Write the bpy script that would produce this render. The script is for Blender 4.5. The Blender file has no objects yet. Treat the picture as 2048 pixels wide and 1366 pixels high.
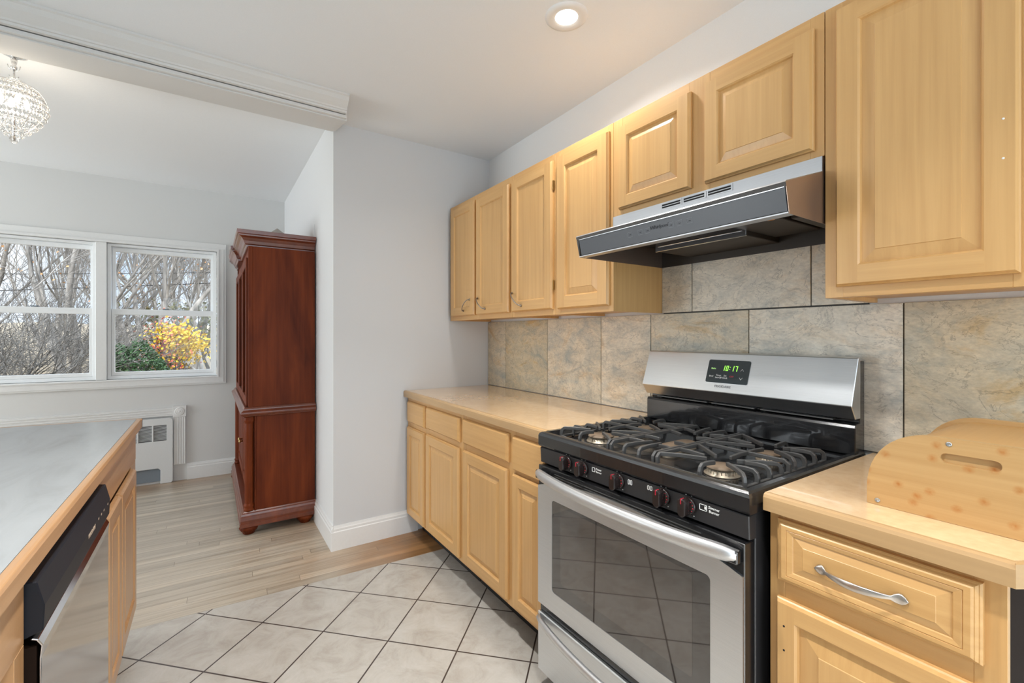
import bpy, bmesh, math, random
from mathutils import Vector, Matrix
from mathutils.geometry import tessellate_polygon
random.seed(7)
PI = math.pi
SC = bpy.context.scene
COL = SC.collection

# ------------------------------------------------------------------ camera
cam_d = bpy.data.cameras.new('camera')
cam = bpy.data.objects.new('camera', cam_d)
COL.objects.link(cam)
cam.location = (0, 0, 1.2615)
cam.rotation_euler = (PI/2, 0, -math.radians(33.63))
cam_d.sensor_width = 36
cam_d.lens = 907.2/2048*36
cam_d.shift_y = -11.8/2048
cam_d.clip_start = 0.02
SC.camera = cam

# ------------------------------------------------------------------ view, world, lights
SC.view_settings.view_transform = 'Standard'
SC.view_settings.look = 'None'
SC.view_settings.gamma = 1.0
SC.view_settings.use_curve_mapping = False
SC.view_settings.exposure = 0.1
try:
    SC.cycles.use_denoising = True
    SC.cycles.max_bounces = 8
    SC.cycles.diffuse_bounces = 5
    SC.cycles.transparent_max_bounces = 16
    SC.cycles.sample_clamp_indirect = 6
    SC.cycles.caustics_reflective = False
    SC.cycles.caustics_refractive = False
except Exception:
    pass

w = bpy.data.worlds.new('sky')
SC.world = w
w.use_nodes = True
nt = w.node_tree
nt.nodes.clear()
wo = nt.nodes.new('ShaderNodeOutputWorld')
bg = nt.nodes.new('ShaderNodeBackground')
tc = nt.nodes.new('ShaderNodeTexCoord')
nz = nt.nodes.new('ShaderNodeTexNoise')
nz.inputs['Scale'].default_value = 3.0
nz.inputs['Detail'].default_value = 4.0
rp = nt.nodes.new('ShaderNodeValToRGB')
rp.color_ramp.elements[0].position = 0.35
rp.color_ramp.elements[0].color = (0.60, 0.75, 0.95, 1)
rp.color_ramp.elements[1].position = 0.68
rp.color_ramp.elements[1].color = (0.92, 0.95, 1.0, 1)
nt.links.new(tc.outputs['Generated'], nz.inputs['Vector'])
nt.links.new(nz.outputs['Fac'], rp.inputs['Fac'])
nt.links.new(rp.outputs['Color'], bg.inputs['Color'])
sx = nt.nodes.new('ShaderNodeSeparateXYZ')
nt.links.new(tc.outputs['Generated'], sx.inputs[0])
el = nt.nodes.new('ShaderNodeMapRange')   # an overcast sky is brighter overhead than at the horizon
el.inputs[1].default_value = 0.16
el.inputs[2].default_value = 0.75
el.inputs[3].default_value = 1.2
el.inputs[4].default_value = 6.0
nt.links.new(sx.outputs[2], el.inputs[0])
nt.links.new(el.outputs[0], bg.inputs['Strength'])
nt.links.new(bg.outputs[0], wo.inputs[0])


def area(name, loc, target, sx, sy, power, col):
    l = bpy.data.lights.new(name, 'AREA')
    l.shape = 'RECTANGLE'
    l.size = sx
    l.size_y = sy
    l.energy = power
    l.color = col
    o = bpy.data.objects.new(name, l)
    o.location = loc
    o.rotation_euler = (Vector(target)-Vector(loc)).to_track_quat('-Z', 'Y').to_euler()
    COL.objects.link(o)
    return o


# fill lamps added at unseen openings behind the camera and at the far left of the dining room
area('back_fill', (.1, -2.42, 1.1), (.1, 5, 1.1), 1.9, 1.95, 54, (0.76, 0.91, 1.0))
area('dining_fill', (-4.42, 3.85, 1.15), (5, 3.85, 1.15), 1.75, 2.0, 86, (0.89, 0.96, 1.0))
sun = bpy.data.lights.new('sun', 'SUN')
sun.energy = 3.0
sun.angle = math.radians(8)
sun.color = (1, 0.95, 0.88)
so = bpy.data.objects.new('sun', sun)
so.rotation_euler = Vector((0.5, 1.0, -0.75)).to_track_quat('-Z', 'Y').to_euler()
COL.objects.link(so)

# ------------------------------------------------------------------ helpers


class MB:
    """collects shapes for ONE mesh"""

    def __init__(s):
        s.v = []
        s.f = []
        s.m = []
        s.s = []

    def add(s, vs, fs, m=0, sm=False):
        n = len(s.v)
        s.v += [tuple(p) for p in vs]
        for k, f in enumerate(fs):
            s.f.append([i+n for i in f])
            s.m.append(m[k] if isinstance(m, list) else m)
            s.s.append(sm)
        return s

    def box(s, x0, x1, y0, y1, z0, z1, m=0):
        vs = [(x, y, z) for x in (x0, x1) for y in (y0, y1) for z in (z0, z1)]
        fs = [(0, 1, 3, 2), (4, 6, 7, 5), (0, 4, 5, 1), (2, 3, 7, 6), (0, 2, 6, 4), (1, 5, 7, 3)]
        return s.add(vs, fs, m)

    def prism(s, poly, axis, a0, a1, m=0, sm=False):
        n = len(poly)

        def P(p, a):
            return {'x': (a, p[0], p[1]), 'y': (p[0], a, p[1]), 'z': (p[0], p[1], a)}[axis]
        vs = [P(p, a0) for p in poly]+[P(p, a1) for p in poly]
        s.add(vs, [list(range(n)), list(range(2*n-1, n-1, -1))], m)
        vs2 = vs
        s.add(vs2, [(i, (i+1) % n, n+(i+1) % n, n+i) for i in range(n)], m, sm)
        return s

    def plate(s, outer, holes, axis, a0, a1, m=0):
        def P(p, a):
            return {'x': (a, p[0], p[1]), 'y': (p[0], a, p[1]), 'z': (p[0], p[1], a)}[axis]
        loops = [outer]+holes
        tri = tessellate_polygon([[Vector((p[0], p[1], 0)) for p in l] for l in loops])
        flat = [p for l in loops for p in l]
        n = len(flat)
        vs = [P(p, a0) for p in flat]+[P(p, a1) for p in flat]
        fs = [tuple(t) for t in tri]+[tuple(i+n for i in reversed(t)) for t in tri]
        k = 0
        for l in loops:
            c = len(l)
            for i in range(c):
                j = (i+1) % c
                fs.append((k+i, k+j, n+k+j, n+k+i))
            k += c
        return s.add(vs, fs, m)

    def loft(s, loops, m=0, sm=True, cap=True, closed=False):
        n = len(loops[0])
        vs = [p for l in loops for p in l]
        fs = []
        L = len(loops)
        for a in range(L if closed else L-1):
            b = (a+1) % L
            for i in range(n):
                j = (i+1) % n
                fs.append((a*n+i, a*n+j, b*n+j, b*n+i))
        s.add(vs, fs, m, sm)
        if cap and not closed:
            s.add(loops[0], [list(range(n-1, -1, -1))], m)
            s.add(loops[-1], [list(range(n))], m)
        return s

    def lathe(s, prof, c, seg=24, axis='z', m=0, sm=True, cap=True, mod=None):
        loops = []
        for r, h in prof:
            l = []
            for i in range(seg):
                a = 2*PI*i/seg
                rr = r*(mod(a, h) if mod else 1)
                p, q = rr*math.cos(a), rr*math.sin(a)
                if axis == 'z':
                    l.append((c[0]+p, c[1]+q, c[2]+h))
                elif axis == 'x':
                    l.append((c[0]+h, c[1]+p, c[2]+q))
                else:
                    l.append((c[0]+p, c[1]+h, c[2]+q))
            loops.append(l)
        return s.loft(loops, m, sm, cap)

    def tube(s, pts, r, seg=8, m=0, sm=True, flat=None, closed=False):
        """round tube along points; r number or list"""
        pts = [Vector(p) for p in pts]
        n = len(pts)
        R = r if isinstance(r, (list, tuple)) else [r]*n
        loops = []
        up = None
        for i in range(n):
            if closed:
                t = pts[(i+1) % n]-pts[i-1]
            else:
                t = pts[min(i+1, n-1)]-pts[max(i-1, 0)]
            if t.length < 1e-9:
                t = Vector((0, 0, 1))
            t.normalize()
            if up is None:
                up = Vector((0, 0, 1)) if abs(t.z) < .9 else Vector((1, 0, 0))
            a = t.cross(up)
            if a.length < 1e-6:
                a = t.orthogonal()
            a.normalize()
            b = a.cross(t).normalized()
            up = b
            fl = flat or 1
            loops.append([pts[i]+a*(R[i]*math.cos(2*PI*k/seg))+b*(R[i]*fl*math.sin(2*PI*k/seg)) for k in range(seg)])
        return s.loft(loops, m, sm, True, closed)

    def bar(s, pts, wd, ht, m=0):
        """rectangular bar swept along a polyline, broad side horizontal"""
        pts = [Vector(p) for p in pts]
        n = len(pts)
        loops = []
        hd = None
        for i in range(n):
            t = pts[min(i+1, n-1)]-pts[max(i-1, 0)]
            h = Vector((t.x, t.y, 0))
            if h.length > 1e-6:
                hd = h.normalized()
                break
        if hd is None:
            hd = Vector((1, 0, 0))
        for i in range(n):
            t = (pts[min(i+1, n-1)]-pts[max(i-1, 0)]).normalized()
            h = Vector((t.x, t.y, 0))
            if h.length > .2:
                hd = h.normalized()
            a = Vector((-hd.y, hd.x, 0))
            b = t.cross(a).normalized()
            loops.append([pts[i]+a*wd/2+b*ht/2, pts[i]-a*wd/2+b*ht/2, pts[i]-a*wd/2-b*ht/2, pts[i]+a*wd/2-b*ht/2])
        return s.loft(loops, m, False)

    def rings(s, rs, P, m=0, back=True, mats=None):
        """nested rectangles: rs = [(u0,u1,v0,v1,d)], P maps (u,v,d) to the world"""
        loops = [[P(u0, v0, d), P(u1, v0, d), P(u1, v1, d), P(u0, v1, d)] for u0, u1, v0, v1, d in rs]
        for k in range(len(loops)-1):
            a, b = loops[k], loops[k+1]
            s.add(a+b, [(0, 1, 5, 4), (1, 2, 6, 5), (2, 3, 7, 6), (3, 0, 4, 7)], mats[k] if mats else m)
        s.add(loops[-1], [(0, 1, 2, 3)], m)
        if back:
            s.add(loops[0], [(3, 2, 1, 0)], m)
        return s

    def build(s, name, mats, parent=None, bev=0, seg=1, label=None, weld=True):
        me = bpy.data.meshes.new(name)
        org = Vector((0, 0, 0))
        if parent is not None:
            p = parent
            while p is not None:
                org += Vector(p.location)
                p = p.parent
        me.from_pydata([tuple(Vector(v)-org) for v in s.v], [], s.f)
        if not isinstance(mats, (list, tuple)):
            mats = [mats]
        for q in mats:
            me.materials.append(q)
        me.polygons.foreach_set('material_index', s.m)
        me.polygons.foreach_set('use_smooth', s.s)
        if weld:
            bm = bmesh.new()
            bm.from_mesh(me)
            bmesh.ops.remove_doubles(bm, verts=bm.verts, dist=1e-5)
            bmesh.ops.recalc_face_normals(bm, faces=bm.faces)
            bm.to_mesh(me)
            bm.free()
        me.update()
        o = bpy.data.objects.new(name, me)
        COL.objects.link(o)
        if parent is not None:
            o.parent = parent
        if bev:
            md = o.modifiers.new('bevel', 'BEVEL')
            md.width = bev
            md.segments = seg
            md.limit_method = 'ANGLE'
            md.angle_limit = math.radians(40)
            md.harden_normals = False
        if label:
            o['label'] = label
        return o


def tag(o, label, cat, group=None, kind=None):
    o['label'] = label
    o['category'] = cat
    if group:
        o['group'] = group
    if kind:
        o['kind'] = kind
    return o


def thing(name, loc, label, cat, group=None):
    e = bpy.data.objects.new(name, None)
    e.location = loc
    e.empty_display_size = .1
    COL.objects.link(e)
    return tag(e, label, cat, group)


def struct(mb, name, mats, bev=0, label=None, parent=None):
    o = mb.build(name, mats, parent, bev)
    if parent is None:
        o['kind'] = 'structure'
    if label:
        o['label'] = label
    return o


def text(body, loc, size, mat, parent, name='lettering', rot=None, shear=0, align='CENTER', ext=.0004):
    """raised lettering as a mesh part; rot = matrix columns (right, up, out)"""
    cu = bpy.data.curves.new(name, 'FONT')
    cu.body = body
    cu.size = size
    cu.shear = shear
    cu.align_x = align
    cu.align_y = 'CENTER'
    cu.extrude = ext
    cu.resolution_u = 2
    tmp = bpy.data.objects.new('tmp', cu)
    COL.objects.link(tmp)
    dg = bpy.context.evaluated_depsgraph_get()
    me = bpy.data.meshes.new_from_object(tmp.evaluated_get(dg))
    bpy.data.objects.remove(tmp)
    R = Matrix((rot[0], rot[1], rot[2])).transposed()
    org = Vector((0, 0, 0))
    p = parent
    while p is not None:
        org += Vector(p.location)
        p = p.parent
    for v in me.vertices:
        v.co = R @ v.co+Vector(loc)-org
    me.materials.clear()
    me.materials.append(mat)
    me.name = name
    o = bpy.data.objects.new(name, me)
    COL.objects.link(o)
    o.parent = parent
    return o


ROT_W = ((0, -1, 0), (0, 0, 1), (-1, 0, 0))     # reads on a face looking to -x
ROT_E = ((0, 1, 0), (0, 0, 1), (1, 0, 0))       # reads on a face looking to +x


def rrect(u0, u1, v0, v1, r, n=4):
    pts = []
    for cx, cy, a0 in ((u1-r, v0+r, -PI/2), (u1-r, v1-r, 0), (u0+r, v1-r, PI/2), (u0+r, v0+r, PI)):
        for k in range(n+1):
            a = a0+PI/2*k/n
            pts.append((cx+r*math.cos(a), cy+r*math.sin(a)))
    return pts


# ------------------------------------------------------------------ materials


def newmat(name):
    m = bpy.data.materials.new(name)
    m.use_nodes = True
    t = m.node_tree
    return m, t, t.nodes['Principled BSDF']


def N(t, kind, **kw):
    n = t.nodes.new(kind)
    for k, v in kw.items():
        if k in n.inputs:
            n.inputs[k].default_value = v
        else:
            setattr(n, k, v)
    return n


def plain(name, col, rough=.5, metal=0, coat=0, spec=.5, bump=0, bscale=200):
    m, t, b = newmat(name)
    b.inputs['Base Color'].default_value = (*col, 1)
    b.inputs['Roughness'].default_value = rough
    b.inputs['Metallic'].default_value = metal
    b.inputs['Coat Weight'].default_value = coat
    b.inputs['Specular IOR Level'].default_value = spec
    tc = N(t, 'ShaderNodeTexCoord')
    nz = N(t, 'ShaderNodeTexNoise', Scale=bscale, Detail=2.0)
    t.links.new(tc.outputs['Object'], nz.inputs['Vector'])
    mx = N(t, 'ShaderNodeMix', data_type='RGBA')
    mx.inputs[0].default_value = .5
    mx.inputs[6].default_value = (*[c*.97 for c in col], 1)
    mx.inputs[7].default_value = (*[min(1, c*1.03) for c in col], 1)
    t.links.new(nz.outputs['Fac'], mx.inputs[0])
    t.links.new(mx.outputs[2], b.inputs['Base Color'])
    if bump:
        bp = N(t, 'ShaderNodeBump', Strength=bump, Distance=.002)
        t.links.new(nz.outputs['Fac'], bp.inputs['Height'])
        t.links.new(bp.outputs[0], b.inputs['Normal'])
    return m


def ramp(t, fac, stops):
    r = N(t, 'ShaderNodeValToRGB')
    e = r.color_ramp.elements
    while len(e) < len(stops):
        e.new(.5)
    for k, (p, c) in enumerate(stops):
        e[k].position = p
        e[k].color = (*c, 1)
    t.links.new(fac, r.inputs['Fac'])
    return r.outputs['Color']


def wood(name, grain, dark, light, rough=.38, coat=.15, streak=26, figure=.35, stain=None, spec=.5):
    """grain: axis letter the fibres follow"""
    m, t, b = newmat(name)
    tc = N(t, 'ShaderNodeTexCoord')
    oi = N(t, 'ShaderNodeObjectInfo')
    off = N(t, 'ShaderNodeVectorMath', operation='SCALE')
    cb = N(t, 'ShaderNodeCombineXYZ')
    for k in range(3):
        t.links.new(oi.outputs['Random'], cb.inputs[k])
    off.inputs['Scale'].default_value = 11.0
    t.links.new(cb.outputs[0], off.inputs[0])
    ad = N(t, 'ShaderNodeVectorMath', operation='ADD')
    t.links.new(tc.outputs['Object'], ad.inputs[0])
    t.links.new(off.outputs[0], ad.inputs[1])
    mp = N(t, 'ShaderNodeMapping')
    s = [streak*2.2]*3
    s['xyz'.index(grain)] = 1.6
    mp.inputs['Scale'].default_value = s
    t.links.new(ad.outputs[0], mp.inputs['Vector'])
    n1 = N(t, 'ShaderNodeTexNoise', Scale=1.0, Detail=5.0, Roughness=.6, Distortion=.4)
    t.links.new(mp.outputs[0], n1.inputs['Vector'])
    mp2 = N(t, 'ShaderNodeMapping')
    s = [5.0]*3
    s['xyz'.index(grain)] = 1.1
    mp2.inputs['Scale'].default_value = s
    t.links.new(ad.outputs[0], mp2.inputs['Vector'])
    n2 = N(t, 'ShaderNodeTexNoise', Scale=1.0, Detail=3.0, Distortion=1.2)
    t.links.new(mp2.outputs[0], n2.inputs['Vector'])
    mm = N(t, 'ShaderNodeMath', operation='MULTIPLY')
    mm.inputs[1].default_value = figure
    t.links.new(n2.outputs['Fac'], mm.inputs[0])
    m1 = N(t, 'ShaderNodeMath', operation='MULTIPLY_ADD')
    m1.inputs[1].default_value = 1-figure
    t.links.new(n1.outputs['Fac'], m1.inputs[0])
    t.links.new(mm.outputs[0], m1.inputs[2])
    c = ramp(t, m1.outputs[0], [(.30, dark), (.68, light)])
    if stain:
        n3 = N(t, 'ShaderNodeTexNoise', Scale=stain[0], Detail=3.0)
        t.links.new(ad.outputs[0], n3.inputs['Vector'])
        f = N(t, 'ShaderNodeMapRange')
        f.inputs[1].default_value = .45
        f.inputs[2].default_value = .7
        t.links.new(n3.outputs['Fac'], f.inputs[0])
        mx = N(t, 'ShaderNodeMix', data_type='RGBA')
        t.links.new(f.outputs[0], mx.inputs[0])
        t.links.new(c, mx.inputs[6])
        mx.inputs[7].default_value = (*stain[1], 1)
        c = mx.outputs[2]
    t.links.new(c, b.inputs['Base Color'])
    b.inputs['Roughness'].default_value = rough
    b.inputs['Coat Weight'].default_value = coat
    b.inputs['Coat Roughness'].default_value = .25
    b.inputs['Specular IOR Level'].default_value = spec
    bp = N(t, 'ShaderNodeBump', Strength=.05, Distance=.002)
    t.links.new(n1.outputs['Fac'], bp.inputs['Height'])
    t.links.new(bp.outputs[0], b.inputs['Normal'])
    return m


MD, ML = (0.54, 0.300, 0.108), (0.66, 0.392, 0.155)
maple_z = wood('maple_upright', 'z', MD, ML)
maple_y = wood('maple_lying', 'y', MD, ML)
maple_x = wood('maple_deep', 'x', MD, ML)
maple = [maple_z, maple_y]
edge_wood = wood('worktop_edge_maple', 'y', (0.40, 0.25, 0.12), (0.54, 0.345, 0.165), figure=.6, rough=.32)
cherry_z = wood('cherry_upright', 'z', (0.055, 0.008, 0.003), (0.205, 0.042, 0.010), rough=.5, coat=.0, spec=.12, streak=14, figure=.6)
cherry_x = wood('cherry_lying', 'x', (0.085, 0.014, 0.005), (0.20, 0.040, 0.010), rough=.5, coat=.0, spec=.12, streak=14, figure=.6)
cherry_polish = wood('cherry_polished_moulding', 'y', (0.085, 0.014, 0.005), (0.20, 0.040, 0.010), rough=.3, coat=.5, streak=14, figure=.6)
island_z = wood('island_wood_upright', 'z', (0.40, 0.215, 0.095), (0.54, 0.315, 0.15), rough=.3, coat=.35)
island_y = wood('island_wood_lying', 'y', (0.42, 0.225, 0.10), (0.56, 0.325, 0.155), rough=.3, coat=.35)
bamboo = wood('bamboo_lying', 'y', (0.44, 0.26, 0.10), (0.53, 0.335, 0.145), rough=.4, coat=.1, streak=40, figure=.3)
lid_wood = wood('bread_box_lid_wood', 'x', (0.50, 0.27, 0.09), (0.58, 0.33, 0.12), rough=.4, streak=40)

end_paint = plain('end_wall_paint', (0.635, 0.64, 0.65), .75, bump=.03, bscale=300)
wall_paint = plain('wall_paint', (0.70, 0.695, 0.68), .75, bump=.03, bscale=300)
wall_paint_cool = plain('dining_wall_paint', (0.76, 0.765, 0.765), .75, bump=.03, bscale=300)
ceil_paint = plain('ceiling_paint', (0.81, 0.835, 0.86), .85, bump=.02, bscale=200)
dining_ceil = plain('dining_ceiling_paint', (0.86, 0.87, 0.875), .85, bump=.02, bscale=200)
trim_paint = plain('trim_paint', (0.78, 0.775, 0.76), .4, bscale=60)
vinyl = plain('window_vinyl', (0.86, 0.87, 0.87), .3, bscale=60)
black_gloss = plain('black_enamel', (0.012, 0.012, 0.013), .16, coat=.5, bump=.06, bscale=500)
black_satin = plain('black_panel', (0.022, 0.021, 0.022), .38, bump=.03, bscale=700)
black_strip = plain('black_control_strip', (0.012, 0.013, 0.018), .45, spec=.22)
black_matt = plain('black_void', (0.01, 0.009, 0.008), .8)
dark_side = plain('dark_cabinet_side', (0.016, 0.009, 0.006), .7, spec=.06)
iron = plain('cast_iron', (0.07, 0.068, 0.066), .42, bump=.15, bscale=260)
cap_mat = plain('burner_cap', (0.21, 0.15, 0.10), .6, bump=.2, bscale=150)
burner_ring = plain('burner_head', (0.45, 0.38, 0.29), .45, metal=.6, bump=.2, bscale=200)
knob_mat = plain('knob_plastic', (0.018, 0.012, 0.011), .2)
red_mark = plain('red_paint', (0.42, 0.012, 0.03), .4)
white_ink = plain('white_ink', (0.85, 0.85, 0.82), .5)
grey_ink = plain('grey_ink', (0.09, 0.09, 0.10), .5)
tan_ink = plain('tan_ink', (0.50, 0.38, 0.28), .5)
nickel = plain('brushed_nickel', (0.62, 0.57, 0.52), .3, metal=1)
wire_nickel = plain('dull_nickel_wire', (0.36, 0.32, 0.28), .35, metal=1)
chrome = plain('chrome', (0.75, 0.74, 0.73), .12, metal=1)
brass = plain('aged_brass', (0.50, 0.36, 0.16), .35, metal=1)
screw_mat = plain('screw_steel', (0.45, 0.48, 0.5), .3, metal=1)
hood_dark = plain('hood_inside', (0.05, 0.042, 0.036), .55, metal=.3)
hood_side_tint = plain('hood_side_steel', (0.42, 0.32, 0.26), .38, metal=.9)  # brown of the reflected wood put into the steel colour
hood_glass = plain('hood_smoked_glass', (0.085, 0.09, 0.10), .32, spec=.3)
rad_paint = plain('radiator_enamel', (0.72, 0.725, 0.72), .4)
grey_board = plain('grey_backing', (0.20, 0.23, 0.26), .7)
grille_dark = plain('grille_dark', (0.10, 0.09, 0.095), .7)
ash_mat = plain('grey_cloth', (0.32, 0.29, 0.26), .8, bump=.3, bscale=80)
wire_mat = plain('white_wire', (0.6, 0.6, 0.6), .6)
copper_wire = plain('orange_wire', (0.45, 0.2, 0.06), .5)


def brushed(name, col, axis, rough=.28, bump=.04):
    m, t, b = newmat(name)
    tc = N(t, 'ShaderNodeTexCoord')
    mp = N(t, 'ShaderNodeMapping')
    s = [900.0]*3
    s['xyz'.index(axis)] = 6.0
    mp.inputs['Scale'].default_value = s
    nz = N(t, 'ShaderNodeTexNoise', Scale=1.0, Detail=2.0)
    t.links.new(tc.outputs['Object'], mp.inputs[0])
    t.links.new(mp.outputs[0], nz.inputs['Vector'])
    c = ramp(t, nz.outputs['Fac'], [(.3, tuple(x*.93 for x in col)), (.7, col)])
    t.links.new(c, b.inputs['Base Color'])
    b.inputs['Metallic'].default_value = 1
    b.inputs['Roughness'].default_value = rough
    if bump:
        bp = N(t, 'ShaderNodeBump', Strength=bump, Distance=.001)
        t.links.new(nz.outputs['Fac'], bp.inputs['Height'])
        t.links.new(bp.outputs[0], b.inputs['Normal'])
    return m


steel_y = brushed('brushed_steel', (0.70, 0.72, 0.74), 'y', .30)
steel_z = brushed('brushed_steel_upright', (0.74, 0.75, 0.78), 'z', .11, 0)
satin_steel = brushed('satin_handle_steel', (0.70, 0.70, 0.70), 'y', .45)
hood_steel = brushed('hood_brushed_steel', (0.52, 0.53, 0.55), 'y', .45)
hood_shade = plain('hood_shaded_steel', (0.075, 0.07, 0.066), .5, spec=.25)  # steel frame in shadow, its shade put into a dark grey
steel_dark = brushed('dark_brushed_steel', (0.60, 0.61, 0.64), 'y', .24)

# clear glass pane: lets light straight through, mirrors a little by angle


def pane_mat(name, tint, refl=1.0, rough=0.0):
    m = bpy.data.materials.new(name)
    m.use_nodes = True
    t = m.node_tree
    t.nodes.clear()
    o = N(t, 'ShaderNodeOutputMaterial')
    tr = N(t, 'ShaderNodeBsdfTransparent')
    tr.inputs[0].default_value = (*tint, 1)
    gl = N(t, 'ShaderNodeBsdfGlossy')
    gl.inputs['Roughness'].default_value = rough
    fr = N(t, 'ShaderNodeFresnel', IOR=1.5)
    mu = N(t, 'ShaderNodeMath', operation='MULTIPLY')
    mu.inputs[1].default_value = refl
    t.links.new(fr.outputs[0], mu.inputs[0])
    mx = N(t, 'ShaderNodeMixShader')
    t.links.new(mu.outputs[0], mx.inputs[0])
    t.links.new(tr.outputs[0], mx.inputs[1])
    t.links.new(gl.outputs[0], mx.inputs[2])
    t.links.new(mx.outputs[0], o.inputs[0])
    return m


clear_glass = pane_mat('window_glass', (0.97, 0.98, 0.98), .3)
cabinet_glass = pane_mat('hutch_glass', (0.25, 0.25, 0.25), 1.0)
oven_glass = plain('oven_glass', (0.016, 0.013, 0.012), .03, coat=1)
oven_glass_in = plain('oven_glass_inner', (0.045, 0.036, 0.030), .03, coat=1)
for _m in (oven_glass, oven_glass_in):   # coated, mirror-like door glass
    _m.node_tree.nodes['Principled BSDF'].inputs['IOR'].default_value = 1.75
    _m.node_tree.nodes['Principled BSDF'].inputs['Coat IOR'].default_value = 1.6
crystal = bpy.data.materials.new('crystal')
crystal.use_nodes = True
_t = crystal.node_tree
_t.nodes.clear()
_o = N(_t, 'ShaderNodeOutputMaterial')
_g = N(_t, 'ShaderNodeBsdfGlass', IOR=1.5, Roughness=0.0)
_g.inputs['Color'].default_value = (1, .98, .95, 1)
_tr = N(_t, 'ShaderNodeBsdfTransparent')
_mx = N(_t, 'ShaderNodeMixShader')
_mx.inputs[0].default_value = .55
_t.links.new(_tr.outputs[0], _mx.inputs[1])
_t.links.new(_g.outputs[0], _mx.inputs[2])
_t.links.new(_mx.outputs[0], _o.inputs[0])


def emit(name, col, strength):
    m = bpy.data.materials.new(name)
    m.use_nodes = True
    t = m.node_tree
    t.nodes.clear()
    o = N(t, 'ShaderNodeOutputMaterial')
    e = N(t, 'ShaderNodeEmission', Strength=strength)
    e.inputs['Color'].default_value = (*col, 1)
    t.links.new(e.outputs[0], o.inputs[0])
    return m


lamp_on = emit('lamp_lens', (1, .95, .86), 9)
bulb_on = emit('bulb', (1, .78, .50), 22)
green_on = emit('clock_digits', (.35, 1, .1), 1.6)
green_dim = emit('clock_words', (.5, .9, .3), .8)


def counter_mat():
    m, t, b = newmat('laminate_worktop')
    tc = N(t, 'ShaderNodeTexCoord')
    n1 = N(t, 'ShaderNodeTexNoise', Scale=9.0, Detail=6.0, Roughness=.7, Distortion=.6)
    n2 = N(t, 'ShaderNodeTexNoise', Scale=60.0, Detail=3.0)
    t.links.new(tc.outputs['Object'], n1.inputs['Vector'])
    t.links.new(tc.outputs['Object'], n2.inputs['Vector'])
    a = N(t, 'ShaderNodeMath', operation='MULTIPLY_ADD')
    a.inputs[1].default_value = .35
    t.links.new(n2.outputs['Fac'], a.inputs[0])
    b2 = N(t, 'ShaderNodeMath', operation='MULTIPLY')
    b2.inputs[1].default_value = .65
    t.links.new(n1.outputs['Fac'], b2.inputs[0])
    t.links.new(b2.outputs[0], a.inputs[2])
    c = ramp(t, a.outputs[0], [(.36, (0.72, 0.48, 0.26)), (.62, (0.82, 0.58, 0.34))])
    t.links.new(c, b.inputs['Base Color'])
    b.inputs['Roughness'].default_value = .22
    b.inputs['Coat Weight'].default_value = .8
    b.inputs['Coat Roughness'].default_value = .04
    return m


counter = counter_mat()


def island_top_mat():
    m, t, b = newmat('grey_island_laminate')
    tc = N(t, 'ShaderNodeTexCoord')
    mp = N(t, 'ShaderNodeMapping')
    mp.inputs['Scale'].default_value = (9, 2.2, 1)
    mp.inputs['Rotation'].default_value = (0, 0, 1.2)
    n1 = N(t, 'ShaderNodeTexNoise', Scale=1.2, Detail=6.0, Roughness=.65, Distortion=1.2)
    t.links.new(tc.outputs['Object'], mp.inputs[0])
    t.links.new(mp.outputs[0], n1.inputs['Vector'])
    c = ramp(t, n1.outputs['Fac'], [(.28, (0.29, 0.30, 0.305)), (.5, (0.36, 0.38, 0.39)), (.75, (0.40, 0.42, 0.43))])
    t.links.new(c, b.inputs['Base Color'])
    b.inputs['Roughness'].default_value = .3
    b.inputs['Coat Weight'].default_value = .2
    b.inputs['Coat Roughness'].default_value = .2
    return m


island_top = island_top_mat()


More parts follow.
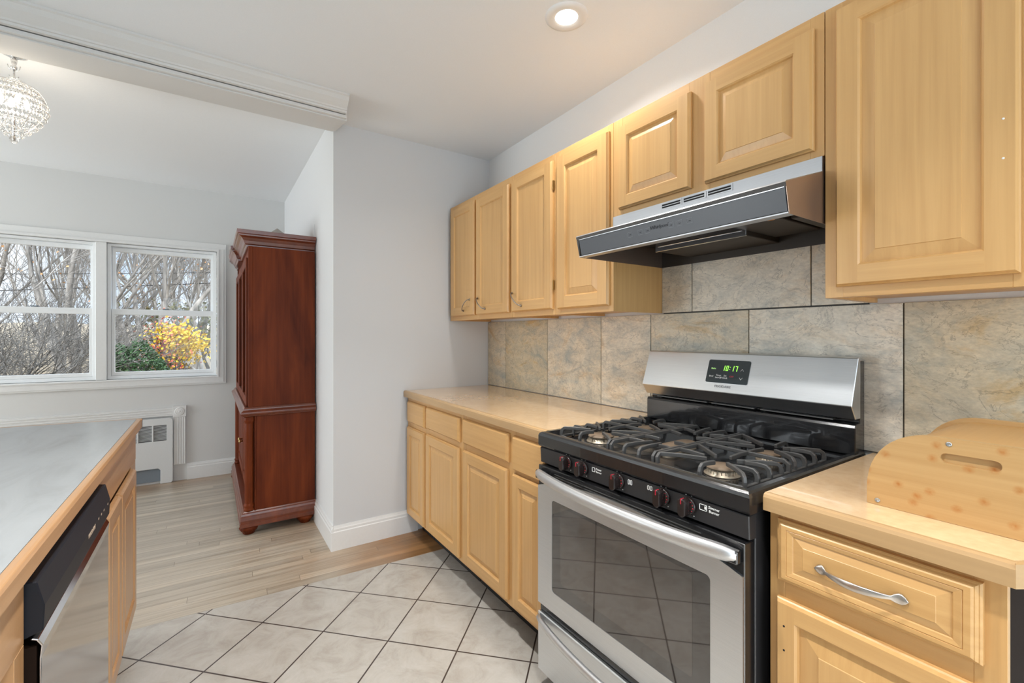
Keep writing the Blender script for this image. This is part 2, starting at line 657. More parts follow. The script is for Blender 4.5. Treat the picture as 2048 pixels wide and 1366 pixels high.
def slate_mat():
    m, t, b = newmat('slate_tile')
    tc = N(t, 'ShaderNodeTexCoord')
    ge = N(t, 'ShaderNodeNewGeometry')
    cb = N(t, 'ShaderNodeCombineXYZ')
    sc = N(t, 'ShaderNodeMath', operation='MULTIPLY')
    sc.inputs[1].default_value = 37.0
    t.links.new(ge.outputs['Random Per Island'], sc.inputs[0])
    for k in range(3):
        t.links.new(sc.outputs[0], cb.inputs[k])
    ad = N(t, 'ShaderNodeVectorMath', operation='ADD')
    t.links.new(tc.outputs['Object'], ad.inputs[0])
    t.links.new(cb.outputs[0], ad.inputs[1])
    mp = N(t, 'ShaderNodeMapping')
    mp.inputs['Rotation'].default_value = (.5, 0, 0)
    mp.inputs['Scale'].default_value = (1, .8, 1.5)
    t.links.new(ad.outputs[0], mp.inputs[0])
    big = N(t, 'ShaderNodeTexNoise', Scale=3.6, Detail=6.0, Roughness=.62, Distortion=1.6)
    med = N(t, 'ShaderNodeTexNoise', Scale=8.0, Detail=9.0, Roughness=.62, Distortion=1.4)
    fin = N(t, 'ShaderNodeTexNoise', Scale=90.0, Detail=6.0, Roughness=.75)
    for n in (big, med, fin):
        t.links.new(mp.outputs[0], n.inputs['Vector'])
    c1 = ramp(t, big.outputs['Fac'], [(.30, (0.41, 0.43, 0.39)), (.43, (0.58, 0.53, 0.42)), (.55, (0.72, 0.61, 0.44)), (.66, (0.62, 0.40, 0.16))])
    c2 = ramp(t, med.outputs['Fac'], [(.34, (0.27, 0.31, 0.31)), (.48, (0.60, 0.53, 0.41)), (.64, (0.82, 0.73, 0.58))])
    mx = N(t, 'ShaderNodeMix', data_type='RGBA')
    mx.inputs[0].default_value = .42
    t.links.new(c1, mx.inputs[6])
    t.links.new(c2, mx.inputs[7])
    # thin dark fissures
    vein = N(t, 'ShaderNodeTexNoise', Scale=7.0, Detail=7.0, Roughness=.62, Distortion=2.2)
    t.links.new(mp.outputs[0], vein.inputs['Vector'])
    va = N(t, 'ShaderNodeMath', operation='SUBTRACT')
    va.inputs[1].default_value = .5
    t.links.new(vein.outputs['Fac'], va.inputs[0])
    vb = N(t, 'ShaderNodeMath', operation='ABSOLUTE')
    t.links.new(va.outputs[0], vb.inputs[0])
    vr = N(t, 'ShaderNodeMapRange')
    vr.inputs[1].default_value = 0.0
    vr.inputs[2].default_value = .016
    vr.inputs[3].default_value = .8
    vr.inputs[4].default_value = 0.0
    t.links.new(vb.outputs[0], vr.inputs[0])
    vm = N(t, 'ShaderNodeMath', operation='MULTIPLY')
    t.links.new(vr.outputs[0], vm.inputs[0])
    t.links.new(med.outputs['Fac'], vm.inputs[1])
    m2 = N(t, 'ShaderNodeMix', data_type='RGBA')
    t.links.new(vm.outputs[0], m2.inputs[0])
    t.links.new(mx.outputs[2], m2.inputs[6])
    m2.inputs[7].default_value = (0.12, 0.10, 0.085, 1)
    # speckle
    sp = N(t, 'ShaderNodeMapRange')
    sp.inputs[1].default_value = .35
    sp.inputs[2].default_value = .65
    sp.inputs[3].default_value = .86
    sp.inputs[4].default_value = 1.10
    t.links.new(fin.outputs['Fac'], sp.inputs[0])
    m3 = N(t, 'ShaderNodeMix', data_type='RGBA', blend_type='MULTIPLY')
    m3.inputs[0].default_value = 1
    t.links.new(m2.outputs[2], m3.inputs[6])
    t.links.new(sp.outputs[0], m3.inputs[7])
    # each tile its own shade
    hv = N(t, 'ShaderNodeHueSaturation')
    r2 = N(t, 'ShaderNodeMapRange')
    r2.inputs[3].default_value = .86
    r2.inputs[4].default_value = 1.14
    t.links.new(ge.outputs['Random Per Island'], r2.inputs[0])
    t.links.new(r2.outputs[0], hv.inputs['Value'])
    r3 = N(t, 'ShaderNodeMapRange')
    r3.inputs[3].default_value = 1.25
    r3.inputs[4].default_value = .65
    t.links.new(ge.outputs['Random Per Island'], r3.inputs[0])
    t.links.new(r3.outputs[0], hv.inputs['Saturation'])
    t.links.new(m3.outputs[2], hv.inputs['Color'])
    t.links.new(hv.outputs[0], b.inputs['Base Color'])
    b.inputs['Roughness'].default_value = .5
    bp = N(t, 'ShaderNodeBump', Strength=.25, Distance=.003)
    t.links.new(med.outputs['Fac'], bp.inputs['Height'])
    t.links.new(bp.outputs[0], b.inputs['Normal'])
    return m


slate = slate_mat()
grout = plain('slate_grout', (0.06, 0.058, 0.055), .8)


def tile_floor_mat():
    m, t, b = newmat('floor_tile')
    tc = N(t, 'ShaderNodeTexCoord')
    mp = N(t, 'ShaderNodeMapping', vector_type='TEXTURE')
    mp.inputs['Location'].default_value = (-0.2307, 2.2703, 0)
    mp.inputs['Rotation'].default_value = (0, 0, -math.radians(45.3))
    mp.inputs['Scale'].default_value = (.2983, .2983, 1)
    t.links.new(tc.outputs['Object'], mp.inputs[0])
    se = N(t, 'ShaderNodeSeparateXYZ')
    t.links.new(mp.outputs[0], se.inputs[0])
    ds = []
    fl = []
    for k in range(2):
        f = N(t, 'ShaderNodeMath', operation='FRACT')
        t.links.new(se.outputs[k], f.inputs[0])
        a = N(t, 'ShaderNodeMath', operation='SUBTRACT')
        a.inputs[0].default_value = 1
        t.links.new(f.outputs[0], a.inputs[1])
        mi = N(t, 'ShaderNodeMath', operation='MINIMUM')
        t.links.new(f.outputs[0], mi.inputs[0])
        t.links.new(a.outputs[0], mi.inputs[1])
        ds.append(mi)
        g = N(t, 'ShaderNodeMath', operation='FLOOR')
        t.links.new(se.outputs[k], g.inputs[0])
        fl.append(g)
    mn = N(t, 'ShaderNodeMath', operation='MINIMUM')
    t.links.new(ds[0].outputs[0], mn.inputs[0])
    t.links.new(ds[1].outputs[0], mn.inputs[1])
    gr = N(t, 'ShaderNodeMapRange')
    gr.inputs[1].default_value = .0075
    gr.inputs[2].default_value = .0125
    t.links.new(mn.outputs[0], gr.inputs[0])
    cb = N(t, 'ShaderNodeCombineXYZ')
    t.links.new(fl[0].outputs[0], cb.inputs[0])
    t.links.new(fl[1].outputs[0], cb.inputs[1])
    wn = N(t, 'ShaderNodeTexWhiteNoise', noise_dimensions='2D')
    t.links.new(cb.outputs[0], wn.inputs['Vector'])
    ad = N(t, 'ShaderNodeVectorMath', operation='ADD')
    t.links.new(tc.outputs['Object'], ad.inputs[0])
    t.links.new(wn.outputs['Color'], ad.inputs[1])
    n1 = N(t, 'ShaderNodeTexNoise', Scale=9.0, Detail=7.0, Roughness=.7, Distortion=.6)
    t.links.new(ad.outputs[0], n1.inputs['Vector'])
    c = ramp(t, n1.outputs['Fac'], [(.3, (0.37, 0.335, 0.29)), (.5, (0.46, 0.43, 0.385)), (.7, (0.52, 0.495, 0.455))])
    mx = N(t, 'ShaderNodeMix', data_type='RGBA')
    mx.inputs[6].default_value = (0.055, 0.04, 0.035, 1)
    t.links.new(gr.outputs[0], mx.inputs[0])
    t.links.new(c, mx.inputs[7])
    t.links.new(mx.outputs[2], b.inputs['Base Color'])
    b.inputs['Roughness'].default_value = .24
    n2 = N(t, 'ShaderNodeTexNoise', Scale=22.0, Detail=3.0, Distortion=1.5)
    t.links.new(ad.outputs[0], n2.inputs['Vector'])
    ms = N(t, 'ShaderNodeMath', operation='MULTIPLY_ADD')
    ms.inputs[1].default_value = .35
    t.links.new(n2.outputs['Fac'], ms.inputs[0])
    t.links.new(gr.outputs[0], ms.inputs[2])
    bp = N(t, 'ShaderNodeBump', Strength=.35, Distance=.003)
    t.links.new(ms.outputs[0], bp.inputs['Height'])
    t.links.new(bp.outputs[0], b.inputs['Normal'])
    return m


def board_floor_mat():
    m, t, b = newmat('strip_wood_floor')
    tc = N(t, 'ShaderNodeTexCoord')
    mp = N(t, 'ShaderNodeMapping')
    mp.inputs['Rotation'].default_value = (0, 0, math.radians(2.0))
    t.links.new(tc.outputs['Object'], mp.inputs[0])
    se = N(t, 'ShaderNodeSeparateXYZ')
    t.links.new(mp.outputs[0], se.inputs[0])

    def M(op, a, b_=None, c=None):
        n = N(t, 'ShaderNodeMath', operation=op)
        for k, q in enumerate((a, b_, c)):
            if q is None:
                continue
            if isinstance(q, (int, float)):
                n.inputs[k].default_value = q
            else:
                t.links.new(q, n.inputs[k])
        return n.outputs[0]
    HB, LB = .057, 1.3
    v = M('DIVIDE', se.outputs[1], HB)
    row = M('FLOOR', v)
    wr = N(t, 'ShaderNodeTexWhiteNoise', noise_dimensions='1D')
    t.links.new(row, wr.inputs['W'])
    u = M('ADD', M('DIVIDE', se.outputs[0], LB), M('MULTIPLY', wr.outputs['Value'], 7.0))
    pl = M('FLOOR', u)
    cb = N(t, 'ShaderNodeCombineXYZ')
    t.links.new(row, cb.inputs[0])
    t.links.new(pl, cb.inputs[1])
    wp = N(t, 'ShaderNodeTexWhiteNoise', noise_dimensions='2D')
    t.links.new(cb.outputs[0], wp.inputs['Vector'])

    def edge(x, size, wd):
        f = M('FRACT', x)
        d = M('MULTIPLY', M('MINIMUM', f, M('SUBTRACT', 1.0, f)), size)
        r_ = N(t, 'ShaderNodeMapRange')
        r_.inputs[1].default_value = 0
        r_.inputs[2].default_value = wd
        r_.inputs[3].default_value = 1
        r_.inputs[4].default_value = 0
        t.links.new(d, r_.inputs[0])
        return r_.outputs[0]
    seam = M('MAXIMUM', edge(v, HB, .0016), edge(u, LB, .0020))
    ad = N(t, 'ShaderNodeVectorMath', operation='ADD')
    t.links.new(mp.outputs[0], ad.inputs[0])
    t.links.new(wp.outputs['Color'], ad.inputs[1])
    m2 = N(t, 'ShaderNodeMapping')
    m2.inputs['Scale'].default_value = (2.0, 42, 1)
    t.links.new(ad.outputs[0], m2.inputs[0])
    n1 = N(t, 'ShaderNodeTexNoise', Scale=1.0, Detail=6.0, Roughness=.65, Distortion=.5)
    t.links.new(m2.outputs[0], n1.inputs['Vector'])
    c = ramp(t, n1.outputs['Fac'], [(.28, (0.34, 0.275, 0.195)), (.52, (0.50, 0.43, 0.335)), (.75, (0.60, 0.535, 0.44))])
    bc = N(t, 'ShaderNodeMapRange')
    bc.inputs[3].default_value = .84
    bc.inputs[4].default_value = 1.14
    t.links.new(wp.outputs['Value'], bc.inputs[0])
    mu = N(t, 'ShaderNodeMix', data_type='RGBA', blend_type='MULTIPLY')
    mu.inputs[0].default_value = 1
    t.links.new(c, mu.inputs[6])
    t.links.new(bc.outputs[0], mu.inputs[7])
    # own orange-brown beside end and far walls; elsewhere sky sheen painted as pale colour
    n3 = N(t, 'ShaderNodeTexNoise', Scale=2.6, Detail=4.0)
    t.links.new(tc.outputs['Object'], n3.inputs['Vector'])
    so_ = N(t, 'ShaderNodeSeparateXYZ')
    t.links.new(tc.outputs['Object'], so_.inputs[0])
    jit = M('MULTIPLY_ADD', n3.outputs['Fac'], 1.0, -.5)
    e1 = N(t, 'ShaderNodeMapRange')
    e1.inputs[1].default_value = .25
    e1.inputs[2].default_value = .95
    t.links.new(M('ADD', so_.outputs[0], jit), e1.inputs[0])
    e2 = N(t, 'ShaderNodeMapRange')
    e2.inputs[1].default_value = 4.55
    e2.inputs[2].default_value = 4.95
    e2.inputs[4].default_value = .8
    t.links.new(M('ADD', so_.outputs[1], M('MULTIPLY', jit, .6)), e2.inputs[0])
    no_sheen = M('MAXIMUM', e1.outputs[0], e2.outputs[0])
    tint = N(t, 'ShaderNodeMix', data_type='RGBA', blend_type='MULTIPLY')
    t.links.new(no_sheen, tint.inputs[0])
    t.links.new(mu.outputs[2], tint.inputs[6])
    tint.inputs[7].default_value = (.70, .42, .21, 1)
    mo = N(t, 'ShaderNodeMix', data_type='RGBA')
    t.links.new(M('MULTIPLY', seam, .75), mo.inputs[0])
    t.links.new(tint.outputs[2], mo.inputs[6])
    mo.inputs[7].default_value = (0.10, 0.065, 0.035, 1)
    t.links.new(mo.outputs[2], b.inputs['Base Color'])
    b.inputs['Roughness'].default_value = .34
    b.inputs['Coat Weight'].default_value = .4
    b.inputs['Coat Roughness'].default_value = .28
    bp = N(t, 'ShaderNodeBump', Strength=.2, Distance=.002, invert=True)
    t.links.new(seam, bp.inputs['Height'])
    t.links.new(bp.outputs[0], b.inputs['Normal'])
    return m


tile_floor = tile_floor_mat()
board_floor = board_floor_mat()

# ------------------------------------------------------------------ the setting
XW, YP, CK, CD = 1.664, 2.80, 2.515, 2.557
XP = 0.602          # corner of the end wall
YF = 4.90           # dining room window wall
XL, YB = -3.4, -2.4
bx0, bx1 = (-3.4, 2.64), (1.664, 2.433)
b0 = (XL-1.0, 2.684)
# kitchen tiles up to the slanted joint, boards beyond it
mb = MB()
mb.prism([(XL-1.0, YB-.1), (XW+.1, YB-.1), (XW+.1, 2.433), (XL-1.0, 2.692)], 'z', -.06, 0)
struct(mb, 'floor', tile_floor)
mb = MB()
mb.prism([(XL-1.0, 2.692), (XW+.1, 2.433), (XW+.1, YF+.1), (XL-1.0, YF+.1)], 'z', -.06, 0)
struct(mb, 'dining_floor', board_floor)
struct(MB().box(XL-1.0, XW+.1, YB-.1, YP, CK, CK+.08), 'ceiling', ceil_paint)
struct(MB().box(XL-1.0, XP, YP, YF+.1, CD, CD+.08), 'dining_ceiling', dining_ceil)
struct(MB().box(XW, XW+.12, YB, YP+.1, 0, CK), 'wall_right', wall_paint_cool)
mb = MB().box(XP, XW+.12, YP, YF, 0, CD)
mb.m[0] = 1   # the face towards the dining room is lighter
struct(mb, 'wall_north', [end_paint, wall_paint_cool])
# window wall
W1, W2 = (-1.515, -.767), (-.699, .046)
WZ0, WZ1 = .90, 2.02
mb = MB()
mb.plate([(XL-1.0, 0), (XP+.1, 0), (XP+.1, CD+.02), (XL-1.0, CD+.02)],
         [[(W1[0]-.005, WZ0), (W2[1]+.005, WZ0), (W2[1]+.005, WZ1), (W1[0]-.005, WZ1)]], 'y', YF, YF+.14)
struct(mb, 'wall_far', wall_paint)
# walls behind and left of the camera, with openings made for the added fill lamps
mb = MB()
mb.plate([(XL-1.0, 0), (XW+.12, 0), (XW+.12, CK), (XL-1.0, CK)], [[(-.9, .05), (1.1, .05), (1.1, 2.1), (-.9, 2.1)]], 'y', YB-.12, YB)
struct(mb, 'wall_back', wall_paint)
mb = MB()
mb.box(XL-.12, XL, YB, 2.6, 0, CK)
struct(mb, 'wall_left', wall_paint)
mb = MB()
mb.plate([(2.6, 0), (YF, 0), (YF, CD), (2.6, CD)], [[(2.95, .1), (4.75, .1), (4.75, 2.2), (2.95, 2.2)]], 'x', XL-1.0-.12, XL-1.0)
struct(mb, 'wall_dining_left', wall_paint_cool)
struct(MB().box(XL-1.0, XL-.12, 2.55, 2.6, 0, CK), 'wall_jog', wall_paint)

# boxed header between the rooms, crown moulding on its kitchen side
mb = MB()
mb.prism([(2.532, 2.418), (2.532, CK), (YP, CK), (YP+.02, CD+.04), (YP+.02, 2.466), (YP, 2.464)], 'x', XL-1.0, XP+.012)
struct(mb, 'beam', wall_paint, .002)
mb = MB()
mb.prism([(2.425, CK), (2.425, CK-.009), (2.433, CK-.013), (2.444, CK-.03), (2.463, CK-.045), (2.478, CK-.055), (2.482, CK-.062),
          (2.488, CK-.063), (2.490, CK-.072), (2.503, CK-.073), (2.531, CK-.066), (2.531, CK)], 'x', XL-1.0, XP)
struct(mb, 'trim_1', wall_paint)
mb = MB()
mb.prism([(2.512, 2.425), (2.512, CK-.074), (2.531, CK-.068), (2.531, 2.425)], 'x', XL-1.0, XP+.006)
struct(mb, 'trim_2', wall_paint, .001)

# baseboards


def base_profile(h, d):
    return [(0, 0), (-d, 0), (-d, h-.035), (-d*.72, h-.03), (-d*.72, h-.018), (-d*.5, h-.012), (-d*.3, h), (0, h)]


mb = MB()
mb.prism([(YP+a, b) for a, b in base_profile(.142, .016)], 'x', XP-.014, 1.12)
struct(mb, 'baseboard_end', trim_paint)
mb = MB()
mb.prism([(XP+a, b) for a, b in base_profile(.142, .016)], 'y', YP-.0135, YF)
struct(mb, 'baseboard_side', trim_paint)
mb = MB()
mb.prism([(YF+a, b) for a, b in base_profile(.141, .014)], 'x', -.17, XP-.016)
struct(mb, 'baseboard_far', trim_paint)
mb = MB()
mb.prism([(YF+a, b) for a, b in base_profile(.141, .014)], 'x', XL-1.0, -1.75)
struct(mb, 'baseboard_far_left', trim_paint)

# window casing
cx0, cx1, cz0, cz1 = -1.60, .12, .829, 2.088
ix0, ix1, iz0, iz1 = W1[0]-.004, W2[1]+.004, WZ0+.001, WZ1-.001
mb = MB()
R4 = lambda a, b, c, d: [(a, c), (b, c), (b, d), (a, d)]
mb.plate(R4(cx0, cx1, cz0, cz1), [R4(ix0, ix1, iz0, iz1)], 'y', YF-.016, YF-.001)
mb.plate(R4(cx0+.012, cx1-.018, cz0+.012, cz1-.045), [R4(ix0-.002, ix1+.002, iz0-.002, iz1+.002)], 'y', YF-.022, YF-.016)
mb.plate(R4(ix0-.016, ix1+.016, iz0-.014, iz1+.016), [R4(ix0, ix1, iz0, iz1)], 'y', YF-.030, YF-.022)
struct(mb, 'trim_3', trim_paint, .0015)
mb = MB()
mb.box(W1[1]+.001, W2[0]-.001, YF-.02, YF+.12, WZ0+.002, WZ1-.002)
struct(mb, 'trim_4', trim_paint, .002)

locks = (-1.115, -.311)
for k, (a, b) in enumerate((W1, W2)):
    fr = MB()
    fr.plate(R4(a, b, WZ0+.003, WZ1-.003), [R4(a+.022, b-.022, WZ0+.03, WZ1-.022)], 'y', YF+.012, YF+.11)
    wd = struct(fr, 'window_%d' % (k+1), vinyl, .0015)
    up = MB()
    up.plate(R4(a+.0225, b-.0225, 1.437, WZ1-.023), [R4(a+.044, b-.044, 1.478, 1.960)], 'y', YF+.064, YF+.092)
    us = up.build('upper_sash', vinyl, wd, .002)
    MB().box(a+.043, b-.043, YF+.076, YF+.080, 1.477, 1.961).build('pane', clear_glass, us)
    lo = MB()
    lo.plate(R4(a+.0225, b-.0225, WZ0+.0305, 1.482), [R4(a+.044, b-.044, .960, 1.434)], 'y', YF+.022, YF+.050)
    ls = lo.build('lower_sash', vinyl, wd, .003)
    MB().box(a+.043, b-.043, YF+.034, YF+.038, .959, 1.435).build('pane', clear_glass, ls)
    lk = MB()
    x = locks[k]
    lk.lathe([(.0, 0), (.016, 0), (.016, .006), (.008, .012), (0, .012)], (x, YF+.038, 1.482), 12)
    lk.box(x-.03, x+.012, YF+.026, YF+.036, 1.484, 1.494)
    lk.build('latch', grey_board, wd, .001, label='dark metal sash latch')

# ------------------------------------------------------------------ slate backsplash on the right wall
mb = MB()
xb0, xb1 = XW-.010, XW-.001
G = .0019


def sl(y0, y1, z0, z1):
    mb.box(xb0, xb1, y0+G, y1-G, z0+G, z1-G)


ys_up = [1.297, 1.147, .7015, .541]
for a, b in zip(ys_up[1:], ys_up[:-1]):
    sl(a, b, 1.359, 1.76)
ys_lo = [2.797, 2.563, 2.11, 1.67, 1.357, .910, .461, .012, -.44]
for a, b in zip(ys_lo[1:], ys_lo[:-1]):
    sl(a, b, .912, 1.3575)
mb.box(XW-.004, XW-.0005, -.44, 2.798, .912, 1.355, 1)
mb.box(XW-.004, XW-.0005, .545, 1.293, 1.355, 1.75, 1)
bs = struct(mb, 'backsplash_wall', [slate, grout], .0008)

# ------------------------------------------------------------------ cabinets


def door_panel(name, parent, xf, y0, y1, z0, z1, face=-1, mats=None, t=.019, rail=.05, raised=.030, label=None, lip=.006, flat=False):
    """raised panel door or drawer front standing on the plane x = xf, looking to face*x"""
    mb = MB()

    def P(u, v, d):
        return (xf+face*d, u, v)
    # bevelled slab edge, then stiles and rails, then the panel
    mb.rings([(y0, y1, z0, z1, 0), (y0, y1, z0, z1, t*.45), (y0+lip*.4, y1-lip*.4, z0+lip*.4, z1-lip*.4, t*.6),
              (y0+lip, y1-lip, z0+lip, z1-lip, t)][:4], P, 0, True)
    # drop the closing front face and cut the frame
    del mb.f[-2:], mb.m[-2:], mb.s[-2:]
    mb.add([P(y0, z0, 0), P(y1, z0, 0), P(y1, z1, 0), P(y0, z1, 0)], [(3, 2, 1, 0)], 0)
    a0, a1, c0, c1 = y0+lip, y1-lip, z0+lip, z1-lip
    i0, i1, k0, k1 = y0+rail, y1-rail, z0+rail, z1-rail
    q = lambda u0, u1, v0, v1, m: mb.add([P(u0, v0, t), P(u1, v0, t), P(u1, v1, t), P(u0, v1, t)], [(0, 1, 2, 3)], m)
    q(a0, i0, c0, c1, 0)
    q(i1, a1, c0, c1, 0)
    q(i0, i1, c0, k0, 1)
    q(i0, i1, k1, c1, 1)
    if flat:
        rs = [(i0, i1, k0, k1, t), (i0+.003, i1-.003, k0+.003, k1-.003, t-.003), (i0+.006, i1-.006, k0+.006, k1-.006, t-.0075)]
    else:
        s = .004
        rs = [(i0, i1, k0, k1, t), (i0+s, i1-s, k0+s, k1-s, t-.004), (i0+s*1.6, i1-s*1.6, k0+s*1.6, k1-s*1.6, t-.0095),
              (i0+s*2, i1-s*2, k0+s*2, k1-s*2, t-.0095), (i0+raised, i1-raised, k0+raised, k1-raised, t-.0035),
              (i0+raised+.001, i1-raised-.001, k0+raised+.001, k1-raised-.001, t-.0018)]
    mb.rings(rs, P, 0, False)
    o = mb.build(name, mats or maple, parent, label=label)
    return o


def slab_front(name, parent, xf, y0, y1, z0, z1, face=-1, mats=None, t=.019, label=None):
    mb = MB()

    def P(u, v, d):
        return (xf+face*d, u, v)
    l = .009
    mb.rings([(y0, y1, z0, z1, 0), (y0, y1, z0, z1, t*.45), (y0+.002, y1-.002, z0+.002, z1-.002, t*.6), (y0+l, y1-l, z0+l, z1-l, t)], P, 1)
    return mb.build(name, mats or maple, parent, label=label)


def bow_pull(parent, pts, r=.0032, name='pull'):
    mb = MB()
    mb.tube(pts, [r*1.5, r, r*.9, r, r*1.1, r, r*.9, r, r*1.5][:len(pts)] if len(pts) == 9 else r, 8)
    mb.lathe([(0, 0), (.007, 0), (.005, -.004), (0, -.005)], pts[0], 10, 'x')
    mb.lathe([(0, 0), (.007, 0), (.005, -.004), (0, -.005)], pts[-1], 10, 'x')
    return mb.build(name, wire_nickel, parent, label='curved nickel pull')


XU = 1.354       # face of the upper face frames
XD = XU-.0005    # door backs
XWI = XW-.0105   # in front of the tiles
ZU0, ZU1 = 1.360, 2.120


def upper_cab(label, y0, y1, z0, z1, opens, name='upper_cabinet', group=None):
    t = thing(name, (XU+.15, (y0+y1)/2, z0), label, 'cabinet', group)
    c = MB()
    c.box(XU+.018, XW-.001, y0+.0006, y1-.0006, z0+.012, z1-.001, 0)
    c.box(XU+.018, XW-.001, y0+.0006, y0+.016, z0, z0+.012, 0)
    c.box(XU+.018, XW-.001, y1-.016, y1-.0006, z0, z0+.012, 0)
    c.build('body', maple_z, t)
    f = MB()
    ys = sorted([y0+.0006, y1-.0006]+[v for o in opens for v in (o[0]+.012, o[1]-.012)])
    zb, zt = opens[0][2]+.012, opens[0][3]-.012
    for a, b in zip(ys[0::2], ys[1::2]):
        f.box(XU, XU+.018, a, b, z0, z1, 0)
    for o in opens:
        f.box(XU+.0003, XU+.018, o[0]+.012, o[1]-.012, z0, zb, 1)
        f.box(XU+.0003, XU+.018, o[0]+.012, o[1]-.012, zt, z1, 1)
    f.build('face_frame', maple, t, .0006)
    return t


def wire_pull(parent, y0, z0, y1, z1, xd):
    """slanting bowed wire pull between two feet on the door"""
    n = 9
    pts = []
    for i in range(n):
        u = i/(n-1)
        s = u*u*(3-2*u)
        d = .024*math.sin(PI*min(1, max(0, u)))**.6
        pts.append((xd-.002-d, y0+(y1-y0)*(.5*u+.5*s), z0+(z1-z0)*s))
    return bow_pull(parent, pts, .003)


t = upper_cab('tall double door maple wall cabinet against the end wall', 2.033, 2.786, ZU0, ZU1, [(2.05, 2.404, 1.386, 2.085), (2.433, 2.752, 1.386, 2.085)])
d = door_panel('door', t, XD, 2.433, 2.752, 1.387, 2.092, rail=.052, flat=True)
wire_pull(d, 2.479, 1.484, 2.560, 1.418, XD-.019)
d = door_panel('door', t, XD, 2.05, 2.404, 1.386, 2.082, rail=.052, flat=True)
wire_pull(d, 2.378, 1.484, 2.290, 1.418, XD-.019)
MB().box(XU+.010, XU+.022, 2.788, 2.7965, 2.096, 2.123).build('shim', black_matt, t)

t = upper_cab('tall single door maple wall cabinet with one slanted wire pull', 1.667, 2.033, ZU0, ZU1, [(1.676, 2.016, 1.386, 2.085)])
d = door_panel('door', t, XD, 1.676, 2.016, 1.387, 2.088, rail=.052, flat=True)
wire_pull(d, 2.005, 1.486, 1.920, 1.416, XD-.019)
for z in (1.50, 1.97):
    MB().box(XU-.012, XU-.001, 1.6695, 1.6745, z-.022, z+.022).build('hinge', brass, t)

t = upper_cab('tall single raised panel maple wall cabinet touching the range hood', 1.2955, 1.667, ZU0, ZU1, [(1.313, 1.639, 1.386, 2.085)])
door_panel('door', t, XD, 1.313, 1.637, 1.384, 2.090, rail=.056, raised=.034)

t = upper_cab('short double door maple wall cabinet above the range hood', .5415, 1.2955, 1.7385, ZU1, [(.564, .884, 1.758, 2.084), (.937, 1.259, 1.758, 2.084)], name='over_hood_cabinet')
door_panel('door', t, XD, .937, 1.259, 1.758, 2.083, rail=.046, raised=.030)
door_panel('door', t, XD, .564, .885, 1.757, 2.085, rail=.046, raised=.030)

t = upper_cab('big raised panel maple wall cabinet hanging above the bread box', .160, .5405, ZU0, ZU1, [(.191, .512, 1.387, 2.098)])
d = door_panel('door', t, XD, .191, .512, 1.387, 2.100, rail=.050, raised=.034)
for z in (1.70, 1.62):
    MB().lathe([(0, 0), (.0022, 0), (.0022, -.0005), (0, -.0005)], (XD-.019, .2135, z), 10, 'x').build('screw_hole', white_ink, d)

# --- base cabinets
XB = 1.054
ZB0, ZB1 = .122, .873


def base_cab(label, y0, y1, opens, name='base_cabinet', z0=ZB0, side=None):
    t = thing(name, (XB+.3, (y0+y1)/2, 0), label, 'cabinet')
    c = MB()
    c.box(XB+.018, XW-.0006, y0+.0006, y1-.0006, z0, ZB1-.0005, 0)
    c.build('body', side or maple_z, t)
    c = MB()
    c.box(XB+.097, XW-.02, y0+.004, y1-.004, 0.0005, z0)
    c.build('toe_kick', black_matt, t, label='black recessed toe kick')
    f = MB()
    cuts = [v for o in opens for v in (o[0]+.012, o[1]-.012)]
    ys = sorted([y0+.0006, y1-.0006]+cuts)
    for a, b in zip(ys[0::2], ys[1::2]):
        f.box(XB, XB+.018, a, b, z0, ZB1-.0005, 0)
    for o in opens:
        a, b = o[0]+.012, o[1]-.012
        f.box(XB+.0003, XB+.018, a, b, z0, o[2]+.012, 1)
        f.box(XB+.0003, XB+.018, a, b, o[3]-.012, o[4]+.012, 1)
        f.box(XB+.0003, XB+.018, a, b, o[5]-.012, ZB1-.0005, 1)
        f.box(XB+.012, XB+.018, a, b, o[2]+.012, o[5]-.012, 1)
    f.build('face_frame', maple, t, .0006)
    return t


BD = XB-.0005
t = base_cab('maple base cabinet with two drawers and two doors against the end wall', 2.022, 2.786,
             [(2.049, 2.461, .140, .692, .722, .848), (2.492, 2.756, .140, .692, .722, .848)])
slab_front('drawer', t, BD, 2.487, 2.757, .718, .848)
slab_front('drawer', t, BD, 2.046, 2.462, .724, .848)
door_panel('door', t, BD, 2.495, 2.760, .136, .688, rail=.046, raised=.028)
door_panel('door', t, BD, 2.050, 2.462, .140, .693, rail=.052, raised=.03)
t = base_cab('maple base cabinet with two drawers and two doors beside the stove', 1.324, 2.022,
             [(1.345, 1.560, .146, .692, .722, .848), (1.604, 2.000, .146, .692, .722, .848)])
slab_front('drawer', t, BD, 1.597, 2.003, .728, .850)
slab_front('drawer', t, BD, 1.338, 1.560, .706, .848)
door_panel('door', t, BD, 1.604, 2.000, .145, .696, rail=.052, raised=.03)
door_panel('door', t, BD, 1.338, 1.560, .146, .692, rail=.046, raised=.03)

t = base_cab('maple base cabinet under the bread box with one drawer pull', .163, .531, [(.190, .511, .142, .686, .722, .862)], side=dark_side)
mb = MB()
T_ = .019
rs = []
for ins, d in ((0, 0), (0, T_*.5), (.003, T_*.62), (.0045, T_*.62), (.008, T_*.86), (.0095, T_*.86), (.013, T_), (.0215, T_), (.0225, T_-.0016), (.024, T_-.0004), (.034, T_-.0022), (.036, T_-.0045), (.055, T_-.0004), (.056, T_+.0004)):
    rs.append((.1895+ins, .5105-ins, .7245+ins*.8, .859-ins*.8, d))
mb.rings(rs, lambda u, v, d: (BD-d, u, v), 0, True)
dr = mb.build('drawer', maple_y, t)
